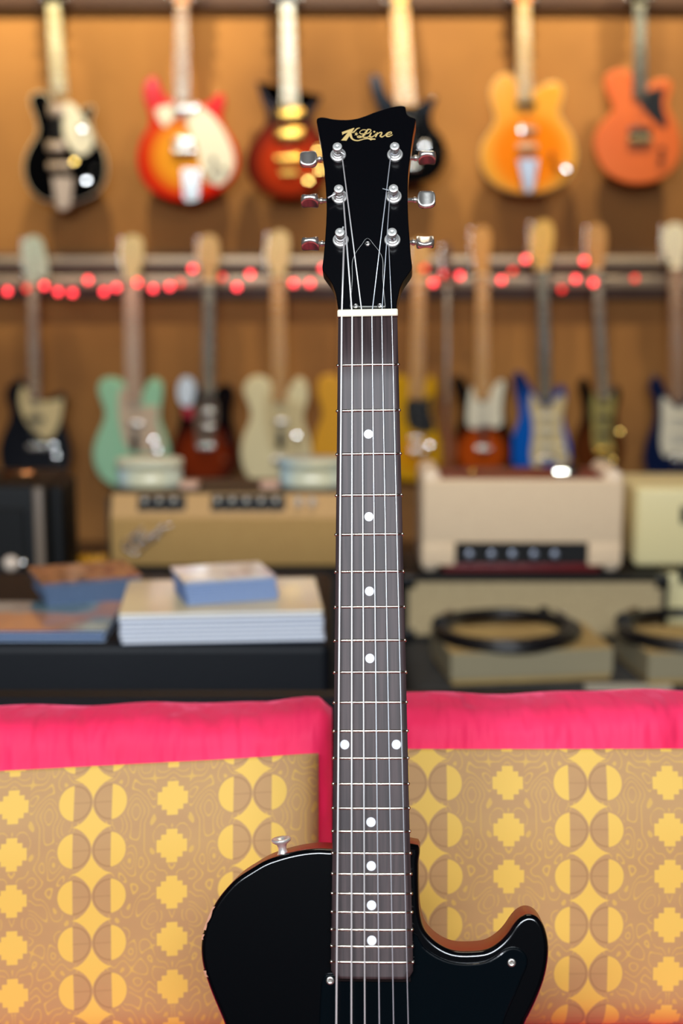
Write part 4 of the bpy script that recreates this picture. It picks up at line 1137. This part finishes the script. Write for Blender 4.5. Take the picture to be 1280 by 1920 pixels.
CR = mat('aged_white_guard', (240, 232, 208), .3, coat=.3)
CRY = mat('cream_guard', (222, 200, 148), .35, coat=.2)
BK = M['black_plastic']; CH = M['chrome']; GD = M['gold']
PINKN = mat('aged_nickel', (196, 172, 150), .35, .6)
BLK = mat('wall_guitar_black', (5, 6, 8), .07, coat=.3)
UP = 'guitars hanging in the upper row'; LO = 'guitars hanging in the lower row'
def up_head(cx, w=20, shape=0):
    return [(cx-w*.55, 12), (cx-w*.9, 0), (cx-w, -20), (cx-w*1.1, -62), (cx-w*.7, -74), (cx, -68), (cx+w*.7, -74), (cx+w*1.1, -62), (cx+w, -20), (cx+w*.9, 0), (cx+w*.55, 12)]
# --- upper row
wguitar('black semi-hollow guitar with white pickguard and block inlays, leftmost in the upper row', UP,
    [(56,190),(58,180),(66,174),(76,173),(88,177),(96,190),(110,200),(126,200),(140,207),(152,207),(164,200),(174,200),(174,210),(169,222),(171,240),(178,258),(189,275),(196,290),(199,308),(198,330),(188,353),(164,371),(140,378),(120,380),(96,378),(75,372),(57,355),(46,330),(45,305),(51,284),(62,264),(70,250),(71,240),(66,218)],
    BLK, guard=[([(122,192),(134,193),(146,205),(160,226),(172,250),(174,272),(163,288),(145,290),(131,276),(121,258),(117,232)], CR)],
    neck=((112,178),(101,10)), board=(196,170,110), inlay=(mat('block_inlay', (236,224,170), .3, coat=.3), 'block'), neck_w=(25,30),
    head=up_head(100), head_m=BLK, tn=3, pick=[(91,196,121,218,PINKN),(88,266,122,284,PINKN)], bridge=(112,312,PINKN,42), binding=CR,
    tail=([(98,332),(138,332),(134,388),(124,394),(113,394),(106,388)], PINKN), knobs=[(154,240,CH),(139,302,GD),(162,338,CH),(178,318,M['knob_black'])], hang=(R2,R2o,101,4))
rick = burst_mat('fireglo', (244,160,44), (214,26,18), .165, .075, .16)
wguitar('red and amber burst guitar with blunt red horns and a big white pickguard', UP,
    [(283,144),(292,145),(298,155),(305,172),(320,188),(336,196),(352,197),(368,196),(382,194),(394,189),(403,179),(412,175),(420,180),(421,195),(416,214),(420,237),(432,255),(443,278),(447,300),(445,320),(436,337),(416,356),(392,369),(365,376),(337,377),(305,369),(282,356),(266,336),(258,312),(257,290),(264,262),(277,240),(281,222),(276,205),(269,185),(268,168),(273,152)],
    rick, guard=[([(350,200),(368,198),(385,206),(405,224),(425,255),(438,290),(438,312),(430,332),(410,348),(390,340),(376,312),(368,275),(352,240)], CR), ([(292,205),(318,197),(340,200),(338,216),(322,225),(310,238),(298,226)], CR)],
    neck=((342,192),(341,10)), board=(150,98,44), neck_w=(24,29), inlay=(CRY, 'dot'), head=up_head(341), head_c=(190,120,60), tn=3,
    pick=[(325,198,358,212,CH),(322,258,362,274,CH)], bridge=(345,283,CH,44), tail=([(340,316),(378,316),(374,372),(366,378),(350,378),(344,372)], CH),
    knobs=[(400,300,M['knob_black']),(418,318,M['knob_black']),(398,325,M['knob_black']),(365,200,CH)], hang=(R2,R2o,341,4))
cherry = burst_mat('dark_cherry_burst', (196,58,20), (30,8,8), .135, .05, .175)
def flame(root, org, Y, F, P2): pass
wguitar('dark cherry burst guitar with thin pointed horns and gold pickups', UP,
    [(481,152),(488,162),(498,175),(512,190),(526,198),(545,200),(562,199),(578,196),(588,190),(598,180),(604,178),(600,190),(590,206),(584,222),(592,240),(606,258),(617,280),(622,305),(618,330),(607,348),(588,362),(560,371),(530,372),(503,366),(480,352),(466,333),(460,310),(463,285),(475,262),(490,243),(499,226),(498,208),(489,186)],
    cherry, neck=((543,198),(539,10)), board=(196,176,130), neck_w=(25,31), inlay=(mat('pearl_inlay', (240,236,216), .25, coat=.4), 'block'), head=up_head(539), head_m=BLK, tn=3,
    pick=[(515,204,571,226,GD),(515,240,571,266,GD)], bridge=(540,298,GD,50), tail=([(524,318),(560,318),(558,328),(526,328)], GD), knobs=[(556,295,GD),(596,282,GD),(600,318,GD),(578,338,GD)], hang=(R2,R2o,539,4))
wguitar('black guitar with plain maple neck behind the sharp black headstock', UP,
    [(700,137),(708,140),(716,152),(722,170),(734,186),(750,194),(768,198),(784,195),(800,186),(815,180),(820,184),(812,202),(808,222),(814,240),(828,256),(836,280),(834,305),(824,324),(806,338),(780,345),(752,346),(722,340),(698,328),(684,308),(680,285),(688,262),(702,244),(710,226),(708,206),(700,186),(694,162),(694,146)],
    BLK, neck=((760,196),(749,10)), board=(232,170,70), neck_w=(31,36), head=[(736,14),(732,-4),(722,-30),(716,-60),(726,-74),(742,-76),(756,-60),(762,-30),(766,-4),(764,14)], head_c=(230,176,90), neck_m=mat('maple_neck', (214,150,58), .4),
    guard=[([(742,200),(780,202),(800,212),(806,240),(822,266),(826,300),(800,316),(780,300),(752,296),(728,280),(730,230)], mat('black_guard', (8,8,10), .07))],
    pick=[(742,222,782,234,BK),(742,262,782,274,BK)], bridge=(764,312,CH,40), knobs=[(796,274,CH),(812,262,M['knob_black']),(814,290,M['knob_black'])], hang=(R2,R2o,749,4))
orange = burst_mat('orange_stain', (250,136,26), (240,168,66), .150, .100, .165)
wguitar('orange guitar with cream binding, steel tailpiece and two rounded horns', UP,
    [(935,143),(950,138),(962,144),(970,160),(984,170),(1000,170),(1014,163),(1026,156),(1040,154),(1052,160),(1055,176),(1050,196),(1047,212),(1056,230),(1069,250),(1078,275),(1079,300),(1070,326),(1052,345),(1028,357),(1000,363),(970,362),(942,354),(918,338),(904,314),(901,288),(907,264),(920,244),(929,226),(926,206),(920,186),(921,164)],
    orange, neck=((983,186),(981,10)), board=(214,170,90), neck_w=(24,28), head=up_head(981), head_c=(220,130,40), tn=3, binding=CRY, inlay=(CRY, 'dot'),
    pick=[(966,190,1004,200,M['knob_black']),(972,238,1006,250,PINKN)], bridge=(988,276,PINKN,36), tail=([(970,298),(1009,298),(1000,356),(990,362),(981,356)], mat('brushed_steel', (190,196,206), .3, .9)),
    knobs=[(1062,316,CH),(1034,290,mat('brown_knob', (130,60,20), .3)),(1044,312,mat('brown_knob', (130,60,20), .3)),(978,243,CH)], hang=(R2,R2o,981,4))
wguitar('salmon orange guitar with black pointed pickguard, rightmost in the upper row', UP,
    [(1153,131),(1172,130),(1184,138),(1189,158),(1200,168),(1212,163),(1226,152),(1242,147),(1256,151),(1260,166),(1254,184),(1252,200),(1260,216),(1271,240),(1277,268),(1274,296),(1262,318),(1240,335),(1212,344),(1184,345),(1156,337),(1132,320),(1118,296),(1113,270),(1118,246),(1134,224),(1148,208),(1147,196),(1139,180),(1133,160),(1137,141)],
    mat('salmon_finish', (214,104,44), .3, coat=.5, var=((206,96,38), (5,5,5), 2)), guard=[([(1191,176),(1210,172),(1230,166),(1246,164),(1243,180),(1242,198),(1246,216),(1250,234),(1244,240),(1230,230),(1212,212),(1200,196)], BK)],
    neck=((1199,180),(1198,10)), board=(62,60,48), neck_w=(22,25), head=up_head(1198, 18), head_m=BLK, tn=3, neck_m=mat('dark_neck', (86,50,30), .4),
    pick=[(1178,238,1220,252,BK)], bridge=(1199,262,mat('olive_bridge', (130,120,84), .4, .4),42), knobs=[(1213,258,CH),(1240,280,M['knob_black']),(1239,300,M['knob_black'])], hang=(R2,R2o,1198,4))
# --- lower row
navy = mat('navy_black', (8,14,24), .15, coat=.6)
wguitar('black offset guitar with a cream pickguard above the black amplifier at the left', LO,
    [(22,716),(32,710),(44,714),(52,728),(60,742),(76,750),(94,744),(106,736),(118,738),(124,752),(119,770),(119,790),(126,812),(133,840),(132,866),(122,888),(98,904),(64,908),(32,904),(10,890),(0,866),(-2,840),(6,812),(16,790),(18,768),(10,746),(12,728)],
    navy, guard=[([(42,726),(52,732),(64,746),(78,752),(100,752),(117,748),(117,768),(112,792),(100,816),(86,824),(70,814),(52,796),(40,770),(36,744)], CRY)],
    neck=((66,748),(62,532)), board=(120,84,62), neck_w=(20,23), inlay=(CR, 'dot'), head=[(52,528),(50,512),(44,490),(42,462),(50,446),(62,442),(76,448),(84,470),(90,500),(90,516),(78,526),(70,530)], head_c=(196,208,190),
    pick=[(52,780,82,790,BK)], bridge=(70,838,CH,36), knobs=[(100,838,CH),(106,858,CH)], hang=(R1,R1o,61,522))
wguitar('mint green single-cutaway guitar with a pale pickguard', LO,
    [(188,714),(200,708),(216,709),(232,718),(246,742),(256,752),(264,744),(272,726),(282,712),(294,710),(304,720),(305,742),(301,766),(301,788),(309,812),(317,840),(319,872),(308,900),(284,914),(250,918),(214,912),(190,896),(177,872),(174,846),(181,818),(192,794),(196,774),(189,752),(183,732)],
    mat('mint_finish', (166,220,182), .25, coat=.5), guard=[([(228,726),(240,744),(256,758),(275,762),(296,762),(295,788),(300,812),(308,842),(288,850),(262,848),(240,842),(228,812),(222,780),(222,748)], mat('pale_pink_guard', (216,190,162), .35))],
    neck=((251,752),(247,522)), board=(196,158,132), neck_w=(28,31), neck_m=mat('pale_maple', (226,190,140), .4), head=[(236,524),(232,506),(226,480),(228,456),(238,443),(254,441),(266,450),(268,476),(264,504),(261,524)], head_c=(238,212,150),
    pick=[(240,790,268,800,CH),(247,812,260,846,BK)], bridge=(254,862,CH,34), knobs=[(288,828,CH),(296,848,CH)], hang=(R1,R1o,247,512))
def horn_glint(root, org, Y, F, P2):  # white and red window reflection built as thin pieces on the horn
    mb = MB(); mb.prism(spline([(a, b) for a, b in P2([(336,716),(346,706),(358,708),(366,722),(364,746),(356,762),(342,760),(333,742)])], 3), F, [(.002, -.010), (0, -.008), (0, -.003)]); t = mb.build('window_glint', mat('glint_white', (226,238,252), .4, emit=None), root, org)
    t['label'] = 'white window reflection shaped as a thin plate'
    mb = MB(); mb.prism(spline(P2([(342,764),(358,762),(364,772),(358,784),(348,782)]), 3), F, [(.001, -.009), (0, -.008), (0, -.003)]); mb.build('window_glint_end', mat('glint_red', (190,24,48), .4), root, org)['label'] = 'red lower end of the window reflection'
wguitar('dark sunburst double-cutaway guitar left of the cream guitar', LO,
    [(334,716),(344,706),(356,706),(366,716),(374,732),(388,740),(400,734),(410,724),(424,720),(436,728),(440,744),(434,766),(434,790),(442,816),(447,844),(444,872),(432,892),(404,906),(372,910),(344,902),(326,884),(320,858),(323,830),(332,804),(338,780),(335,756),(329,734)],
    burst_mat('tobacco_burst', (132,48,20), (12,12,16), .120, .055, .15), neck=((392,742),(392,528)), board=(70,58,46), neck_w=(21,24), inlay=(CR, 'dot'),
    head=[(382,530),(378,510),(371,484),(371,458),(380,443),(396,440),(408,450),(411,478),(406,506),(403,530)], head_c=(222,178,110),
    guard=[([(372,752),(388,756),(404,750),(410,776),(404,806),(398,840),(384,846),(370,840),(366,806),(364,776)], mat('grey_brown_guard', (106,84,64), .4))],
    pick=[(376,768,402,776,CH),(376,796,402,804,CH)], bridge=(386,838,CH,34), knobs=[(421,862,mat('brown_knob', (130,60,20), .3)),(424,826,M['knob_black'])], extra=horn_glint, hang=(R1,R1o,392,518))
wguitar('cream single-cutaway guitar with a maple neck behind the right tin', LO,
    [(460,718),(472,707),(488,705),(504,713),(516,736),(526,750),(536,742),(546,722),(558,708),(570,712),(577,728),(577,750),(570,774),(570,792),(577,814),(583,842),(584,872),(572,900),(548,914),(516,918),(486,912),(464,894),(453,868),(451,842),(457,814),(468,790),(469,770),(461,748),(456,732)],
    mat('cream_finish', (244,230,184), .25, coat=.5), guard=[([(500,730),(514,748),(530,756),(548,752),(566,756),(564,784),(572,816),(574,842),(554,850),(532,848),(510,844),(500,812),(494,776)], mat('cream_guard_lower', (220,200,150), .35))],
    neck=((524,750),(521,520)), board=(206,142,52), neck_w=(26,29), head=[(511,522),(506,504),(499,480),(502,452),(510,438),(526,432),(540,440),(543,466),(538,500),(535,522)], head_c=(242,206,140), neck_m=mat('maple_neck', (214,150,58), .4),
    pick=[(514,786,540,796,CH),(519,808,533,841,BK)], bridge=(527,862,CH,34), knobs=[(556,820,CH)], hang=(R1,R1o,521,510))
gold_y = mat('butterscotch', (236,170,44), .28, coat=.5)
wguitar('butterscotch yellow guitar mostly hidden behind the black guitar neck', LO,
    [(596,716),(604,706),(620,702),(636,710),(648,734),(656,744),(664,736),(674,718),(686,706),(698,710),(704,728),(702,752),(697,778),(702,806),(710,834),(712,866),(702,892),(680,906),(650,910),(620,906),(598,892),(587,866),(586,838),(593,808),(602,786),(602,764),(595,742)],
    gold_y, neck=((654,746),(652,524)), board=(206,142,52), neck_w=(24,27), head=[(642,526),(638,506),(632,482),(634,456),(644,443),(660,441),(671,452),(672,478),(668,506),(665,526)], head_c=(226,180,110),
    pick=[(642,776,668,784,CH)], bridge=(655,858,CH,34), hang=(R1,R1o,652,514))
wguitar('golden yellow guitar with black pickguard directly right of the black guitar neck', LO,
    [(726,718),(736,706),(752,703),(766,712),(774,732),(782,742),(790,734),(798,714),(808,704),(817,714),(818,732),(812,754),(810,776),(818,800),(826,828),(829,856),(820,884),(798,898),(768,902),(738,896),(720,878),(712,850),(716,822),(726,798),(731,776),(726,752),(722,734)],
    burst_mat('golden_burst', (226,150,22), (214,160,30), .1, .02, .1), guard=[([(764,750),(778,748),(794,750),(808,742),(806,768),(812,790),(814,806),(796,812),(776,808),(764,796),(760,770)], BK)],
    neck=((780,744),(785,524)), board=(206,142,52), neck_w=(25,28), head=[(774,526),(770,508),(766,486),(770,462),(780,450),(794,450),(804,462),(804,486),(798,508),(797,526)], head_c=(222,170,92), neck_m=mat('maple_neck', (214,150,58), .4),
    pick=[(768,818,796,828,CH)], bridge=(784,846,CH,34), knobs=[(806,838,CH)], hang=(R1,R1o,785,516))
sun = burst_mat('sunburst', (188,78,20), (16,12,12), .100, .06, .12)
def x_edge(px): return None
wguitar('narrow brown guitar turned nearly side-on beside the golden yellow guitar', LO,
    [(834,742),(840,748),(842,766),(840,784),(843,800),(850,816),(856,836),(855,856),(848,874),(838,884),(830,872),(828,846),(829,818),(831,790),(830,764)],
    mat('brown_side', (150,84,44), .3, coat=.4), th=.05, Y=5.40, neck=((838,752),(838,532)), board=(90,60,40), neck_w=(8,9), head=[(834,534),(832,510),(830,480),(834,458),(842,456),(844,480),(843,510),(842,534)], head_c=(90,56,36), tn=6, hang=(R1,R1o,838,522), neck_m=mat('dark_neck', (86,50,30), .4))
wguitar('sunburst double-cutaway guitar with white pickguard over the beige amplifier', LO,
    [(852,706),(862,704),(872,714),(880,732),(892,742),(908,746),(922,738),(932,722),(942,710),(950,712),(952,730),(946,756),(946,778),(955,802),(962,828),(962,856),(950,880),(926,892),(900,896),(874,888),(856,872),(849,846),(851,818),(860,794),(864,774),(860,752),(850,730),(848,714)],
    sun, guard=[([(884,724),(892,742),(904,756),(914,744),(926,724),(938,712),(945,716),(942,744),(940,770),(940,796),(930,802),(908,798),(890,804),(877,798),(876,764)], CR)],
    neck=((904,746),(904,516)), board=(206,142,52), neck_w=(24,28), head=[(894,518),(889,500),(886,470),(884,446),(894,428),(908,424),(918,434),(920,462),(915,494),(914,518)], head_c=(226,160,76), neck_m=mat('maple_neck', (214,150,58), .4),
    pick=[(890,760,918,768,CR),(890,780,918,788,CR),(900,804,910,834,BK)], bridge=(906,842,CH,30), hang=(R1,R1o,904,506))
blue = mat('blue_metallic', (14,84,178), .25, .3, coat=.5)
wguitar('bright blue double-cutaway guitar with a cream pickguard', LO,
    [(962,706),(968,697),(978,698),(988,712),(998,730),(1012,748),(1024,756),(1034,746),(1042,730),(1050,722),(1060,728),(1062,744),(1057,768),(1057,790),(1064,814),(1070,842),(1068,870),(1056,892),(1032,906),(1004,908),(980,898),(964,878),(958,850),(960,824),(968,802),(974,782),(972,758),(964,730)],
    burst_mat('blue_fade', (18,96,196), (8,40,96), .18, .1, .25), guard=[([(996,736),(1006,750),(1018,764),(1030,764),(1042,748),(1055,740),(1058,756),(1053,784),(1054,812),(1062,846),(1066,864),(1054,874),(1040,866),(1024,852),(1016,870),(1010,884),(1000,878),(994,852),(998,820),(998,790),(993,762)], CRY)],  # blue darkens away from mid-body
    neck=((1022,756),(1016,506)), board=(66,60,52), neck_w=(20,23), inlay=(CR, 'dot'), head=[(1003,508),(998,490),(993,466),(994,440),(1004,420),(1020,412),(1034,420),(1038,446),(1032,480),(1024,508)], head_c=(240,190,96),
    pick=[(1008,776,1040,786,CR),(1008,802,1040,812,CR),(1008,830,1040,840,CR)], bridge=(1026,862,CH,34), knobs=[(1050,838,CR),(1052,856,CR)], hang=(R1,R1o,1014,496))
wguitar('dark walnut guitar with an olive pickguard right of the blue one', LO,
    [(1088,712),(1096,708),(1104,716),(1110,734),(1122,744),(1134,742),(1146,732),(1156,724),(1163,730),(1163,748),(1157,770),(1158,792),(1166,818),(1170,846),(1162,874),(1144,890),(1120,896),(1096,888),(1082,870),(1076,842),(1080,814),(1090,790),(1093,768),(1088,744),(1084,726)],
    burst_mat('walnut_finish', (92,46,20), (12,10,10), .10, .06, .17), guard=[([(1112,736),(1124,752),(1136,752),(1150,738),(1152,760),(1147,790),(1146,820),(1152,848),(1140,862),(1122,858),(1112,838),(1110,800),(1108,764)], mat('olive_guard', (168,152,82), .35))],
    neck=((1131,748),(1118,506)), board=(88,66,50), neck_w=(19,22), inlay=(CR, 'dot'), head=[(1108,508),(1104,488),(1099,462),(1101,436),(1110,422),(1124,420),(1135,432),(1136,462),(1131,488),(1126,508)], head_c=(206,150,84),
    pick=[(1118,780,1144,788,BK),(1118,810,1144,818,BK)], bridge=(1132,846,GD,30), knobs=[(1163,812,GD),(1150,866,GD)], hang=(R1,R1o,1116,498))
wguitar('navy blue double-cutaway guitar cut by the right edge of the picture', LO,
    [(1220,714),(1228,704),(1238,708),(1246,724),(1256,742),(1270,750),(1284,744),(1296,732),(1308,728),(1316,740),(1312,764),(1312,790),(1322,820),(1330,850),(1326,882),(1308,902),(1276,914),(1244,910),(1220,896),(1208,872),(1208,844),(1216,816),(1226,790),(1228,766),(1222,742),(1216,728)],
    mat('navy_finish', (14,28,64), .2, coat=.6), guard=[([(1242,744),(1256,754),(1272,766),(1286,760),(1302,746),(1304,780),(1308,820),(1312,850),(1290,862),(1262,850),(1246,856),(1238,836),(1240,790)], CR)],
    neck=((1270,750),(1266,502)), board=(158,112,78), neck_w=(26,29), head=[(1254,500),(1248,484),(1242,458),(1244,434),(1254,421),(1270,418),(1284,428),(1287,456),(1282,484),(1280,500)], head_c=(248,236,205),
    pick=[(1256,778,1290,786,CR),(1256,808,1290,816,CR)], bridge=(1274,862,CH,34), hang=(R1,R1o,1266,492))
# ceiling spot fixtures above the wall
for i, (sx, sy) in enumerate(SPOTS):
    root = empty('ceiling_spotlight', (sx, sy, 3.1), ['ceiling spotlight nearest the left wall', 'ceiling spotlight second from the left wall', 'middle ceiling spotlight of the five', 'ceiling spotlight second from the right wall', 'ceiling spotlight nearest the right wall'][i], 'lamp', 'ceiling spotlights over the guitar wall'); org = Vector((sx, sy, 3.1))
    mb = MB(); mb.lathe([(.045, 3.65), (.045, 3.62), (.012, 3.61), (.012, 3.1)], Matrix.Translation((sx, sy, 0)), 16); mb.build('mount', M['black_plastic'], root, org)
    d = (Vector((sx*.99, 5.5, 2.05))-Vector((sx, sy, 3.0))).normalized()
    mb = MB(); Fm = frame_z(Vector((sx, sy, 3.0)), d); mb.lathe([(.03, -.12), (.05, -.10), (.055, -.045), (.052, -.045), (.046, -.09), (0, -.095)], Fm, 20); mb.build('shade', M['black_plastic'], root, org)
